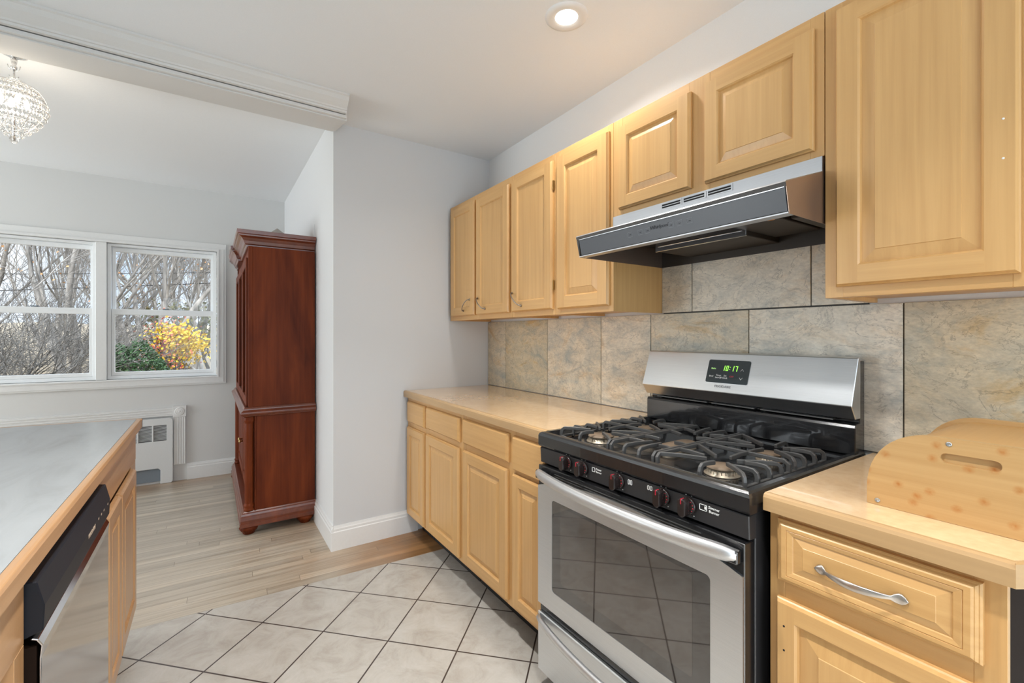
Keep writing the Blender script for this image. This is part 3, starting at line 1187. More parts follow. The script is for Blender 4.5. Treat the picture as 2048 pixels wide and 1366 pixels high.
# spoon-ended bow pull
mb = MB()
L = []
n = 33
for i in range(n):
    u = i/(n-1)
    y = .431-(.431-.280)*u
    e = min(u, 1-u)
    hw = .0112*math.sin(min(1, e/.165)*PI)**.7 if e < .145 else .0042+.0042*math.sin(PI*(u-.145)/.71)
    hw = max(hw, .0012 if e < .01 else .0030)
    dx = .003 if e < .1 else .003+.024*math.sin(PI*(u-.1)/.8)**.8
    z = .786+.002*u
    L.append([(BD-.019-dx-.0025, y, z+hw*.75), (BD-.019-dx+.001, y, z+hw), (BD-.019-dx+.0015, y, z-hw), (BD-.019-dx-.0025, y, z-hw*.75)])
mb.loft(L, 0, True)
mb.build('pull', nickel, dr, .0008, label='bowed nickel pull with spoon shaped ends')
door_panel('door', t, BD, .1905, .5115, .142, .686, rail=.040, raised=.045)
for z in (.632, .580):
    MB().lathe([(0, 0), (.0022, 0), (.0022, -.0004), (0, -.0004)], (BD-.019, .492, z), 10, 'x').build('screw_hole', black_matt, t)

# --- worktops


def worktop(name, label, y0, y1, xf, clip=0, z1=.911):
    t = thing(name, (1.35, (y0+y1)/2, ZB1), label, 'worktop')
    top = MB()
    xi = xf+.016
    if clip:
        poly = [(xi, y1), (xi, y0+clip+.004), (xi+clip*1.5, y0+.016), (XWI, y0+.016), (XWI, y1)]
    else:
        poly = [(xi, y0), (XWI, y0), (XWI, y1), (xi, y1)]
    top.prism(poly, 'z', ZB1, z1)
    top.build('surface', counter, t)
    e = MB()
    prof = [(xf, ZB1), (xf, z1-.009), (xf+.003, z1-.003), (xf+.009, z1), (xi-.0004, z1), (xi-.0004, ZB1)]
    if clip:
        ya = y0+clip
        e.prism(prof, 'y', ya, y1)
        ex = [(xi, ya+.0035), (xi+clip*1.5, y0+.0155), (XWI, y0+.0155), (XWI, y0), (xi+clip*1.5-.006, y0), (xf, ya)]
        e.prism(ex, 'z', ZB1, z1-.0005)
    else:
        e.prism(prof, 'y', y0, y1)
    e.build('edge_band', edge_wood, t)
    return t


worktop('worktop', 'long beige laminate worktop between the end wall and the stove', 1.3245, 2.797, 1.028)
worktop('worktop', 'short beige laminate worktop carrying the bread box', .030, .5325, 1.027, .121)

# ------------------------------------------------------------------ gas range
S0, S1 = .551, 1.315
SM = (S0+S1)/2
st = thing('gas_range', (1.3, SM, 0), 'stainless and black gas range with five knobs between the worktops', 'stove')
mb = MB()
mb.box(1.03, 1.645, S0, S1, .03, .862)
for x in (1.08, 1.6):
    for y in (S0+.05, S1-.05):
        mb.lathe([(0, 0), (.018, 0), (.018, .03), (0, .03)], (x, y, 0.0005), 10)
mb.build('body', black_satin, st, .002)
# cooktop pan with raised rim
mb = MB()
T0, T1 = S0-.006, S1+.006
PX = lambda u, v, d: (u, v, .862+d)
mb.rings([(.998, 1.64, T0, T1, .0), (.994, 1.64, T0, T1, .006), (.994, 1.64, T0, T1, .038), (.997, 1.64, T0+.003, T1-.003, .046), (1.004, 1.638, T0+.008, T1-.008, .050),
          (1.016, 1.60, T0+.020, T1-.020, .051), (1.021, 1.59, T0+.025, T1-.025, .046), (1.033, 1.572, T0+.038, T1-.038, .030), (1.045, 1.565, T0+.055, T1-.055, .026)], PX)
mb.build('cooktop', black_gloss, st)
# control panel
mb = MB()
mb.prism([(1.002, .803), (.999, .858), (1.03, .8605), (1.03, .801)], 'y', S0-.002, S1+.002)
cp = mb.build('control_panel', black_satin, st, .002)
knob_y = [1.163, 1.086, .934, .777, .701]
for k, y in enumerate(knob_y):
    z = .836
    mb = MB()
    mb.lathe([(0, -.002), (.0215, -.002), (.0215, -.007), (.0195, -.010), (0, -.010)], (1.0005, y, z), 28, 'x')
    kb = mb.build('knob', knob_mat, st)
    g = MB()
    for (w_, zz, dd) in ((.0108, .0225, -.034),):
        prof = []
        for a in range(17):
            th = PI*a/16
            prof.append((w_*math.cos(th)*1.0, zz*(.55+.45*math.sin(th))))
        prof = [(y+u, z+v) for u, v in prof]+[(y-u, z-v) for u, v in [(w_*math.cos(PI*a/16), zz*(.55+.45*math.sin(PI*a/16))) for a in range(17)]]
        g.prism(prof, 'x', .9915, .9655, 0, True)
    g.build('grip', knob_mat, kb, .0015)
    r = MB()
    r.prism([(.9649, z+.010), (.9649, z+.0228), (.9780, z+.0228), (.9780, z+.0222), (.9656, z+.0222), (.9656, z+.010)], 'y', y-.0013, y+.0013)
    r.build('pointer', red_mark, kb, label='red pointer mark')
    for a, s in ((-35, .0014), (-8, .0020), (20, .0014), (48, .0012)):
        th = math.radians(a)
        MB().lathe([(0, 0), (s, 0), (s, -.0006), (0, -.0006)], (.9903, y-.0165*math.cos(th), z+.0165*math.sin(th)), 8, 'x').build('dial_dot', red_mark, kb, label='red dial mark')
    for a in (40, 75, 110, -60):
        th = math.radians(a)
        MB().lathe([(0, 0), (.0016, 0), (.0016, -.0006), (0, -.0006)], (1.0, y-.0265*math.cos(th), z+.0265*math.sin(th)), 8, 'x').build('scale_dot', white_ink, cp)


def icon(y, z, w_, h, parent, two=False, fill=False):
    mb = MB()
    parts = [(y-w_/2, y+w_/2)] if not two else [(y-w_/2, y-.0012), (y+.0012, y+w_/2)]
    for a, b in parts:
        mb.plate(rrect(a, b, z-h/2, z+h/2, .0025), [list(reversed(rrect(a+.0012, b-.0012, z-h/2+.0012, z+h/2-.0012, .0015)))], 'x', .9985, .9998)
        if fill:
            mb.box(.9984, .9998, a+.002, a+.006, z-.003, z+.004)
    return mb.build('burner_icon', white_ink, parent)


icon(1.041, .842, .013, .014, cp)
text('Power\nBurner', (.9988, 1.018, .842), .0085, white_ink, cp, rot=ROT_W)
icon(.893, .842, .015, .014, cp, True)
icon(.823, .845, .016, .012, cp, True)
icon(.662, .843, .020, .015, cp, False, True)
text('Simmer\nBurner', (.9988, .633, .843), .0095, white_ink, cp, rot=ROT_W)

# oven door
XO = .985
od = MB()
od.box(XO+.004, 1.0285, S0+.002, S1-.002, .304, .797)
door = od.build('oven_door', black_gloss, st, .002)
arc = []
for i in range(25):
    u = i/24
    arc.append((S0+.004+(S1-S0-.008)*u, .724+.052*(1-(2*u-1)**2)**.9 if 0 < i < 24 else .724))
fp = [(S0+.004, .304), (S1-.004, .304)]+list(reversed(arc))
win = rrect(.634, 1.232, .374, .692, .012)
mb = MB()
mb.plate(fp, [list(reversed(win))], 'x', XO, XO+.0039)
mb.build('door_skin', steel_y, door, label='brushed stainless door skin')
MB().prism(rrect(.6335, 1.2325, .3735, .6925, .012), 'x', XO+.0012, XO+.0038).build('window', oven_glass, door)
MB().prism(rrect(.683, 1.188, .42, .680, .008), 'x', XO+.0009, XO+.0013).build('window_screen', oven_glass_in, door, label='lighter inner window area')
mb = MB()
for z in (.783, .775, .767):
    mb.box(XO+.0022, XO+.0042, .66, 1.22, z-.0012, z+.0012)
mb.build('vent_louver', iron, door)


def bowed_handle(parent, ya, yb, zc, x_end, x_mid, hz, th, dz=0, name='handle'):
    mb = MB()
    L = []
    n = 29
    for i in range(n):
        u = i/(n-1)
        e = (2*u-1)**2
        x = x_end+(x_mid-x_end)*(1-e)**.75
        k = min(1, min(u, 1-u)/.06+.25)
        y = ya+(yb-ya)*u
        z = zc+dz*(1-e)
        h2, t2 = hz/2*(.55+.45*k), th
        sec = [(0, -1), (-.75, -.7), (-1, -.25), (-1, .25), (-.75, .7), (0, 1)]
        L.append([(x+t2*a, y, z+h2*b) for a, b in sec])
    mb.loft(L, 0, True)
    return mb.build(name, satin_steel, parent)


bowed_handle(door, S0+.010, S1-.010, .770, XO-.004, XO-.052, .041, .013)
for y in (S0+.03, S1-.03):
    MB().box(XO-.016, XO+.004, y-.022, y+.022, .752, .782).build('handle_bracket', black_gloss, door, .003)

# warming drawer
mb = MB()
mb.box(XO, 1.028, S0+.002, S1-.002, .062, .272)
dw_ = mb.build('drawer', steel_y, st, .003, label='brushed stainless bottom drawer')
bowed_handle(dw_, S0+.012, S1-.012, .255, XO-.002, XO-.045, .03, .012, -.004)
mb = MB()
mb.box(XO+.012, 1.028, S0+.004, S1-.004, .2735, .301)
mb.build('drawer_gap', black_gloss, st)

# backguard
mb = MB()
mb.prism([(1.578, .9085), (1.578, .988), (1.583, .997), (1.612, 1.0), (1.612, 1.185), (1.645, 1.185), (1.645, .9085)], 'y', S0, S1)
bgd = mb.build('backguard', black_gloss, st, .002)
mb = MB()
mb.prism([(1.578, 1.014), (1.549, 1.055), (1.598, 1.194), (1.612, 1.197), (1.640, 1.190), (1.640, 1.186), (1.6121, 1.1855), (1.6121, 1.014)], 'y', S0-.001, S1+.001)
bp_ = mb.build('steel_panel', steel_y, bgd, .0015, label='brushed stainless control fascia')
mb = MB()
for a, b in ((S1-.28, S1-.05), (S0+.30, S1-.30), (S0+.06, S0+.28)):
    mb.box(1.584, 1.606, a, b, 1.004, 1.008)
mb.build('vent_louver', iron, bgd)
nx, nz_ = -(1.194-1.055), (1.598-1.549)
ln = math.hypot(nx, nz_)
OUT = Vector((nx/ln, 0, nz_/ln))
UPV = Vector((nz_/ln, 0, -nx/ln))
ROT_B = ((0, -1, 0), tuple(UPV), tuple(OUT))


def on_fascia(y, s, d=0):
    """point on the sloping fascia: s metres up its slope from the knee"""
    p = Vector((1.549, y, 1.055))+UPV*s+OUT*d
    return p


def fascia_plate(name, poly, d0, d1, mat, parent, lab=None):
    mb = MB()
    n = len(poly)
    vs = [on_fascia(a, b, d0) for a, b in poly]+[on_fascia(a, b, d1) for a, b in poly]
    mb.add(vs, [list(range(n)), list(range(2*n-1, n-1, -1))]+[(i, (i+1) % n, n+(i+1) % n, n+i) for i in range(n)])
    return mb.build(name, mat, parent, label=lab)


disp_mat = plain('display_glass', (0.018, 0.028, 0.032), .12, coat=.5)
dsp = fascia_plate('display', rrect(.864, 1.024, .034, .122, .006), .0002, .0018, disp_mat, bgd, 'black glass clock display')


def seg_digit(ch, y, s, w_, h, mb):
    S = {'0': 'abcdef', '1': 'bc', '7': 'abc', ':': ''}[ch]
    q = .0026
    E = {'a': (0, w_, h-q, h), 'd': (0, w_, 0, q), 'g': (0, w_, h/2-q/2, h/2+q/2), 'f': (0, q, h/2, h), 'b': (w_-q, w_, h/2, h), 'e': (0, q, 0, h/2), 'c': (w_-q, w_, 0, h/2)}
    if ch == ':':
        rects = [(0, q, h*.25, h*.25+q), (0, q, h*.68, h*.68+q)]
    else:
        rects = [E[k] for k in S]
    for a, b, c, d in rects:
        sh = lambda v: .10*v
        pl = [(y-a-sh(c), s+c+.0003), (y-b-sh(c), s+c+.0003), (y-b-sh(d), s+d-.0003), (y-a-sh(d), s+d-.0003)]
        vs = [on_fascia(p, r, .0019) for p, r in pl]+[on_fascia(p, r, .0022) for p, r in pl]
        mb.add(vs, [(0, 1, 2, 3), (7, 6, 5, 4), (0, 1, 5, 4), (1, 2, 6, 5), (2, 3, 7, 6), (3, 0, 4, 7)])


mb = MB()
yy = .966
for ch in '10:17':
    seg_digit(ch, yy, .081, .009, .020, mb)
    yy -= .0075 if ch == ':' else .0135
mb.build('digits', green_on, dsp, label='glowing green clock digits')


def ftext(body, y, s, size, mat, parent=dsp, d=.0022):
    text(body, on_fascia(y, s, d), size, mat, parent, rot=ROT_B)


ftext('Bake', 1.000, .088, .0095, green_dim)
ftext('Broil', 1.004, .058, .0085, white_ink)
ftext('Timer\nSet-Off', .975, .058, .0085, white_ink)
ftext('Set\nClock', .950, .058, .0085, white_ink)
ftext('OFF', .925, .060, .009, red_mark)
for s0_, sg in ((.086, 1), (.056, -1)):
    mb = MB()
    pl = [(.8955, s0_-.004*sg), (.890, s0_+.0040*sg), (.8845, s0_-.004*sg), (.8845, s0_-.0025*sg), (.890, s0_+.0056*sg), (.8955, s0_-.0025*sg)]
    n = len(pl)
    vs = [on_fascia(p, q_, .0019) for p, q_ in pl]+[on_fascia(p, q_, .0022) for p, q_ in pl]
    mb.add(vs, [(0, 1, 4, 5), (1, 2, 3, 4), (11, 10, 7, 6), (10, 9, 8, 7)]+[(i, (i+1) % n, n+(i+1) % n, n+i) for i in range(n)])
    mb.build('arrow_key', white_ink, dsp)
text('FRIGIDAIRE', on_fascia(.953, .021, .0004), .0125, grey_ink, bgd, rot=ROT_B)

# burners
ZP = .888


def burner(x, y, r, oval=0):
    mb = MB()
    h = MB()

    def sq(l):
        return [(p[0], p[1], p[2]) for p in l]
    for tgt, prof in ((h, [(0, 0), (r*1.15, 0), (r*1.15, .003), (r*.95, .005), (r*.93, .017), (0, .017)]), (mb, [(0, .0172), (r, .0172), (r*1.02, .020), (r*.95, .0235), (0, .0245)])):
        n0 = len(tgt.v)
        tgt.lathe(prof, (0, 0, 0), 32)
        for i in range(n0, len(tgt.v)):
            p = tgt.v[i]
            xx = p[0]
            if oval:
                xx += oval*(1 if xx > 1e-6 else -1 if xx < -1e-6 else 0)
            tgt.v[i] = (x+xx, y+p[1], ZP+p[2])
    if not oval:
        for i in range(24):
            a = 2*PI*i/24
            h.box(x+r*.93*math.cos(a)-.0012, x+r*.93*math.cos(a)+.0012, y+r*.93*math.sin(a)-.0012, y+r*.93*math.sin(a)+.0012, ZP+.006, ZP+.0165)
    hd = h.build('burner', burner_ring, st)
    mb.build('burner_cap', cap_mat, hd)


BX0, BX1 = 1.150, 1.395
YR, YL, YC = .705, 1.161, .933
burner(BX0, YR, .040)
burner(BX1, YR, .032)
burner(BX0, YL, .044)
burner(BX1, YL, .034)
burner((BX0+BX1)/2, YC, .026, .045)

# grates
ZG = .927
gx0, gx1 = 1.050, 1.500
BW, BH = .0085, .011


def finger(mb, p_out, p_in, leg=True):
    a = Vector((p_out[0], p_out[1], 0))
    b = Vector((p_in[0], p_in[1], 0))
    dr_ = (b-a).normalized()
    pts = []
    if leg:
        pts += [(a.x, a.y, ZP+.003), (a.x, a.y, ZG-.016), (a.x+dr_.x*.003, a.y+dr_.y*.003, ZG-.006)]
        q = a+dr_*.010
    else:
        q = a
    pts += [(q.x, q.y, ZG), tuple(a+(b-a)*.45+Vector((0, 0, ZG+.001))), (b.x, b.y, ZG-.002)]
    mb.bar(pts, BW, BH)


def side_grate(y_out, y_in, cy):
    mb = MB()
    sg = 1 if y_in > y_out else -1
    xm = (gx0+gx1)/2
    # inner rail along the boundary, cross rib in the middle
    mb.bar([(gx0, y_in, ZP+.003), (gx0, y_in, ZG-.008), (gx0+.008, y_in, ZG), (xm, y_in, ZG+.001), (gx1-.008, y_in, ZG), (gx1, y_in, ZG-.008), (gx1, y_in, ZP+.003)], BW, BH)
    mb.bar([(xm, y_in, ZG), (xm, y_out+sg*.01, ZG), (xm, y_out, ZG-.008), (xm, y_out, ZP+.003)], BW, BH)
    # low base bar along the outer side
    mb.bar([(gx0+.012, y_out, ZP+.010), (gx1-.012, y_out, ZP+.010)], .009, .008)
    for bx in (BX0, BX1):
        for dx, lim in ((-.088, .055), (-.030, .055), (.030, .055), (.086, .060)):
            x = bx+dx
            v = Vector((x-bx, (y_out-cy), 0))
            e = Vector((bx, cy, 0))+v.normalized()*(.036 if abs(dx) > .05 else .046)
            if abs(dx) < .05:
                e = Vector((x, cy+(y_out-cy)*.42, 0))
            finger(mb, (x, y_out), e)
        for dx in (-.085, .085):
            v = Vector((dx, (y_in-cy)*.95, 0))
            e = Vector((bx, cy, 0))+v.normalized()*.038
            finger(mb, (bx+dx*1.05, y_in), e, False)
        finger(mb, (bx, y_in), (bx, cy+(y_in-cy)*.40), False)
    finger(mb, (gx0, cy), (BX0-.036, cy))
    finger(mb, (xm, cy), (BX0+.040, cy), False)
    finger(mb, (xm, cy), (BX1-.036, cy), False)
    finger(mb, (gx1, cy), (BX1+.036, cy))
    # front and rear low bars
    mb.bar([(gx0, y_in, ZP+.010), (gx0, y_out+sg*.04, ZP+.010), (gx0+.012, y_out, ZP+.010)], .009, .008)
    return mb.build('grate', iron, st, .0012)


side_grate(.594, .838, YR)
side_grate(1.272, 1.028, YL)
mb = MB()
for y in (.852, 1.014):
    mb.bar([(gx0, y, ZP+.003), (gx0, y, ZG-.008), (gx0+.008, y, ZG), ((gx0+gx1)/2, y, ZG+.001), (gx1-.008, y, ZG), (gx1, y, ZG-.008), (gx1, y, ZP+.003)], BW, BH)
for x in (1.13, 1.205, 1.34, 1.415):
    for y, sg in ((.852, 1), (1.014, -1)):
        finger(mb, (x, y), (x+(.012 if x < 1.27 else -.012), y+sg*.052), False)
for y in (.905, .962):
    finger(mb, (gx0, y), (1.165, y+(.012 if y < .93 else -.012)))
    finger(mb, (gx1, y), (1.385, y+(.012 if y < .93 else -.012)))
mb.build('grate', iron, st, .0012)

# ------------------------------------------------------------------ range hood
H0, H1 = .5435, 1.2940
hd = thing('range_hood', (1.4, .926, 1.558), 'stainless range hood with smoked glass front above the stove', 'range hood')
zb, zt, xt = 1.558, 1.737, 1.348
fx_t, fx_b = 1.150, 1.168
mb = MB()
prof = [(fx_b, zb), (fx_t, 1.632), (fx_t+.012, 1.638), (xt, 1.696), (xt, zt), (XWI, zt), (XWI, zb)]
# side skins
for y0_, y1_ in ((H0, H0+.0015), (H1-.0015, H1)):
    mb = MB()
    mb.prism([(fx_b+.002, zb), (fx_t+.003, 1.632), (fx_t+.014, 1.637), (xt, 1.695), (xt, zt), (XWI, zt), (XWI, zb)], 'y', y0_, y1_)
    mb.build('side_skin', hood_side_tint, hd)
mb = MB()
mb.prism([(fx_t, 1.632), (fx_t+.004, 1.6365), (xt, 1.697), (xt, zt), (XWI, zt), (XWI, zt-.002), (xt+.002, zt-.002), (xt+.002, 1.695), (fx_t+.006, 1.6345), (fx_t+.002, 1.6305)], 'y', H0+.0003, H1-.0003)
mb.build('top_skin', hood_steel, hd, label='brushed stainless top with vent slots')
mb = MB()
vs_ = []
for a, b in ((.978, 1.055), (.887, .966), (.796, .875)):
    for z in (1.719, 1.727):
        mb.box(xt-.0006, xt+.0002, a, b, z-.0026, z+.0026)
mb.build('vent_slot', black_matt, hd)
mb = MB()
for a, b in ((.975, 1.058), (.884, .969), (.793, .878)):
    mb.plate(R4(a-.002, b+.002, 1.712, 1.734), [R4(a+.0035, b-.0035, 1.7155, 1.7305)], 'x', xt-.0016, xt-.0002)
mb.build('vent_frame', hood_steel, hd)
# front glass in a thin steel lip
def lerp_front(z):
    return fx_t+(fx_b-fx_t)*(1.632-z)/(1.632-zb)


ZGT, ZGB = 1.6205, zb+.0065
mb = MB()
mb.prism([(lerp_front(ZGT)+.0015, ZGT), (lerp_front(ZGB)+.0015, ZGB), (lerp_front(ZGB)+.007, ZGB), (lerp_front(ZGT)+.007, ZGT)], 'y', H0+.004, H1-.013)
gl = mb.build('front_glass', hood_glass, hd)
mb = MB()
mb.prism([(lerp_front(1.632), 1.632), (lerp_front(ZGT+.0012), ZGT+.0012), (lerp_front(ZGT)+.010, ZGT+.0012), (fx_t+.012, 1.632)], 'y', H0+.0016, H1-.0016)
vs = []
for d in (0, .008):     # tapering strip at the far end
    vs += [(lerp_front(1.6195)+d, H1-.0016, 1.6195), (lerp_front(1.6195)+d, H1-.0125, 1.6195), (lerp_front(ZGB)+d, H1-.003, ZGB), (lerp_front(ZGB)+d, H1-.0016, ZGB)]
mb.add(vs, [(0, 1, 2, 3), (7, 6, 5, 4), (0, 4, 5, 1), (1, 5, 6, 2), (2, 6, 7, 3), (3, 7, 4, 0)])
mb.build('front_frame', hood_shade, hd)
mb = MB()
mb.prism([(fx_b-.001, zb+.0004), (fx_b-.002, zb+.0046), (fx_b+.010, zb+.0046), (fx_b+.03, zb+.004), (fx_b+.03, zb+.0004)], 'y', H0+.0016, H1-.0016)
mb.build('front_lip', hood_steel, hd, .0006)
MB().prism([(lerp_front(ZGT+.0010)-.0004, ZGT+.0010), (lerp_front(ZGT-.0006)-.0004, ZGT-.0006), (lerp_front(ZGT)+.001, ZGT-.0006), (lerp_front(ZGT)+.001, ZGT+.0010)], 'y', H0+.004, H1-.013).build('glass_bead', steel_y, hd)
# inside: ceiling, back, motor box, filters
mb = MB()
mb.box(fx_b+.03, XWI, H0+.0016, H1-.0016, 1.640, 1.644)
mb.box(XWI-.002, XWI-.0003, H0+.0016, H1-.0016, zb, 1.72, 0)
mb.build('lining', hood_dark, hd)
mb = MB()
ya, yb = .80, 1.15
mb.box(1.44, XWI-.003, ya, yb, 1.585, 1.639)
mb.build('blower_box', hood_dark, hd, .002)
mb = MB()
mb.box(1.432, 1.4395, ya-.003, yb+.003, 1.583, 1.618)
mb.box(1.428, 1.432, ya+.01, yb-.01, 1.600, 1.605)
mb.build('blower_rail', steel_dark, hd, .001, label='bright steel rail on the blower box')
mb = MB()
mb.box(1.30, XWI-.003, .575, .60, 1.575, 1.639)
mb.box(1.33, 1.62, .66, .80, 1.60, 1.6395)
mb.build('lamp_housing', hood_dark, hd, .002)
mb = MB()
mb.tube([(1.215, .62, 1.63), (1.21, .625, 1.585), (1.205, .612, 1.560), (1.20, .595, 1.558), (1.205, .575, 1.58), (1.215, .57, 1.63)], .0014, 6)
mb.build('loose_wire', copper_wire, hd, label='loose orange wire hanging from the hood underside')
# printed controls on the glass
gd = Vector((fx_b-fx_t, 0, zb+.010-1.629)).normalized()
ROT_H = ((0, -1, 0), tuple(-gd), tuple(Vector((0, -1, 0)).cross(-gd)))


def on_glass(y, z, d=.0006):
    return Vector((lerp_front(z)+.0015-d, y, z))


glass_ink = plain('glass_print', (0.020, 0.022, 0.028), .4)
glass_ink2 = plain('glass_print_pale', (0.17, 0.18, 0.20), .4)
text('Whirlpool', on_glass(.921, 1.600), .0165, glass_ink, gl, rot=ROT_H, shear=.35)
for y in (1.036, .993, .964, .875, .846, .812):
    mb = MB()
    o_ = rrect(y-.010, y+.010, 1.588, 1.604, .002)
    i_ = list(reversed(rrect(y-.009, y+.009, 1.589, 1.603, .0016)))
    mb.plate(o_, [i_], 'x', 0, .0003)
    mb.v = [tuple(on_glass(p[1], p[2], .0004+p[0])) for p in mb.v]
    mb.build('touch_key', glass_ink2, gl)
    c_ = on_glass(y, 1.596)
    MB().box(c_.x-.0002, c_.x+.0004, y-.003, y+.003, 1.5945, 1.5970).build('key_symbol', glass_ink, gl)

# ------------------------------------------------------------------ bread box
bb = thing('bread_box', (1.32, .2, .912), 'bamboo bread box with rounded end panels on the short worktop', 'bread box')
P0, P1, PZ = .072, .381, 1.069


def bb_profile(ins, z0=.9115):
    a, b, top = P0+ins, P1-ins, PZ-ins
    pts = [(a, z0), (b, z0), (b, .945)]
    r_y, r_z = (P1-.272), (PZ-.945)
    for k in range(1, 13):
        th = PI/2*k/12
        pts.append((.272+(r_y-ins)*math.cos(th)**.92, .945+(r_z-ins)*math.sin(th)**.95))
    pts += [(a+.02, top), (a+.006, top-.006), (a, top-.02)]
    return pts


def panel(name, x0, x1, slot):
    mb = MB()
    if slot:
        hole = [(.270-.0005*0+.0, 0)]
        h = rrect(.185, .266, 1.0215, 1.0405, .0094, 6)
        mb.plate(bb_profile(0), [list(reversed(h))], 'x', x0, x0+.0069)
        mb.prism(bb_profile(0), 'x', x0+.007, x1)
    else:
        mb.prism(bb_profile(0), 'x', x0, x1)
    return mb.build(name, bamboo_p, bb, 0 if slot else .0012)


def bamboo_panel_mat():
    m = bamboo.copy()
    m.name = 'bamboo_panel'
    t = m.node_tree
    b = t.nodes['Principled BSDF']
    src = b.inputs['Base Color'].links[0].from_socket
    tc = N(t, 'ShaderNodeTexCoord')
    se = N(t, 'ShaderNodeSeparateXYZ')
    cb = N(t, 'ShaderNodeCombineXYZ')
    t.links.new(tc.outputs['Object'], se.inputs[0])
    for k, (src_, f) in enumerate(((1, 20.0), (2, 22.0))):
        m_ = N(t, 'ShaderNodeMath', operation='MULTIPLY')
        m_.inputs[1].default_value = f
        t.links.new(se.outputs[src_], m_.inputs[0])
        t.links.new(m_.outputs[0], cb.inputs[k])
    vo = N(t, 'ShaderNodeTexVoronoi', voronoi_dimensions='2D', Scale=1.0, Randomness=1.0)
    t.links.new(cb.outputs[0], vo.inputs['Vector'])
    mr = N(t, 'ShaderNodeMapRange')
    mr.inputs[1].default_value = .03
    mr.inputs[2].default_value = .20
    mr.inputs[3].default_value = .75
    mr.inputs[4].default_value = 0
    t.links.new(vo.outputs['Distance'], mr.inputs[0])
    nz = N(t, 'ShaderNodeTexNoise', Scale=160.0, Detail=2.0)
    t.links.new(tc.outputs['Object'], nz.inputs['Vector'])
    mu = N(t, 'ShaderNodeMath', operation='MULTIPLY')
    t.links.new(mr.outputs[0], mu.inputs[0])
    t.links.new(nz.outputs['Fac'], mu.inputs[1])
    m2 = N(t, 'ShaderNodeMath', operation='MULTIPLY')
    m2.inputs[1].default_value = 1.9
    t.links.new(mu.outputs[0], m2.inputs[0])
    mx = N(t, 'ShaderNodeMix', data_type='RGBA')
    t.links.new(m2.outputs[0], mx.inputs[0])
    t.links.new(src, mx.inputs[6])
    mx.inputs[7].default_value = (0.40, 0.16, 0.035, 1)
    t.links.new(mx.outputs[2], b.inputs['Base Color'])
    return m


bamboo_p = bamboo_panel_mat()
fp_ = panel('end_panel', 1.150, 1.163, True)
for y, z in ((.254, 1.058), (.363, .921)):
    mb = MB()
    mb.lathe([(0, 0), (.0044, 0), (.0044, -.0008), (.0030, -.0012), (.0022, -.0004), (0, -.0004)], (1.1499, y, z), 16, 'x')
    mb.build('screw', screw_mat, fp_)
panel('end_panel', 1.487, 1.500, False)
mb = MB()
mb.prism(bb_profile(.010), 'x', 1.1632, 1.4868)
mb.build('roll_lid', lid_wood, bb)

# ------------------------------------------------------------------ island with dishwasher
XE = -.244
it = thing('island_worktop', (-.9, 1.3, .868), 'grey marbled island worktop with a wooden edge', 'worktop')
IY1 = 2.515
poly = [(XE-.018, .45), (XE-.018, IY1-.018), (-1.6, IY1+.15), (-1.6, .45)]
MB().prism(poly, 'z', .868, .905).build('surface', island_top, it)
mb = MB()
mb.prism([(XE, .868), (XE, .897), (XE-.003, .903), (XE-.008, .905), (XE-.0176, .905), (XE-.0176, .868)], 'y', .45, IY1-.001)
mb.prism([(XE, IY1), (XE, IY1-.0175), (XE-.018, IY1-.0175), (-1.6, IY1+.1505), (-1.6, IY1+.168)], 'z', .868, .9046)
mb.build('edge_band', island_y, it, .001)
ic = thing('island_cabinet', (-.9, 1.3, 0), 'varnished wood island cabinet with raised panel doors under grey top', 'cabinet')
XA = -.265
mb = MB()
mb.prism([(-1.45, .5), (XA-.018, .5), (XA-.018, 1.108), (-.95, 1.108), (-.95, 1.742), (XA-.018, 1.742), (XA-.018, 2.49), (-1.45, 2.49)], 'z', .10, .8675)
mb.build('body', island_z, ic)
for a, b in ((.55, 1.108), (1.742, 2.44)):
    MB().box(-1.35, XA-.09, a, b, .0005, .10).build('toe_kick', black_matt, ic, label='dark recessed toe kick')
mb = MB()
mb.box(XA-.018, XA, .5, 2.502, .842, .8675, 1)
mb.box(XA-.018, XA, 1.745, 2.502, .735, .8418, 1)
mb.box(XA-.018, XA, .5, 1.106, .735, .8418, 1)
mb.box(XA-.018, XA, 1.06, 1.106, .10, .7348, 0)
mb.box(XA-.018, XA, 1.745, 1.785, .10, .7348, 0)
mb.box(XA-.018, XA, 2.36, 2.49, .10, .7348, 0)
mb.box(XA-.018, XA-.002, 1.785, 2.36, .10, .155, 1)
mb.build('face_frame', [island_z, island_y], ic, .001)
door_panel('door', ic, XA+.0005, 1.763, 1.994, .172, .727, face=1, mats=[island_z, island_y], rail=.05, raised=.02, t=.018)
door_panel('door', ic, XA+.0005, 2.003, 2.352, .172, .727, face=1, mats=[island_z, island_y], rail=.05, raised=.03, t=.018)

dwt = thing('dishwasher', (-.55, 1.42, 0), 'stainless dishwasher with black control strip built into the island', 'dishwasher')
D0, D1 = 1.112, 1.738
mb = MB()
mb.box(-.93, -.29, D0, D1, .08, .84)
mb.box(-.29, -.2515, D0+.002, D1-.002, .122, .722)
mb.box(-.88, -.34, D0+.03, D1-.03, .0005, .08)
mb.build('tub', dark_side, dwt)
mb = MB()
XS = -.245
loopz = [(.12, XS-.006), (.13, XS), (.70, XS), (.722, XS+.002), (.733, XS-.004), (.738, XS-.018)]
loopz = loopz[:-1]+[(.737, XS-.012)]
mb.prism([(x, z) for z, x in loopz]+[(x-.003, z-.0015) for z, x in reversed(loopz)], 'y', D0+.001, D1-.001)
mb.build('door', steel_z, dwt, .001)
mb = MB()
mb.prism([(-.289, .7385), (XS-.020, .7385), (XS+.002, .746), (XS+.004, .79), (XS-.006, .834), (-.289, .838)], 'y', D0+.001, D1-.001)
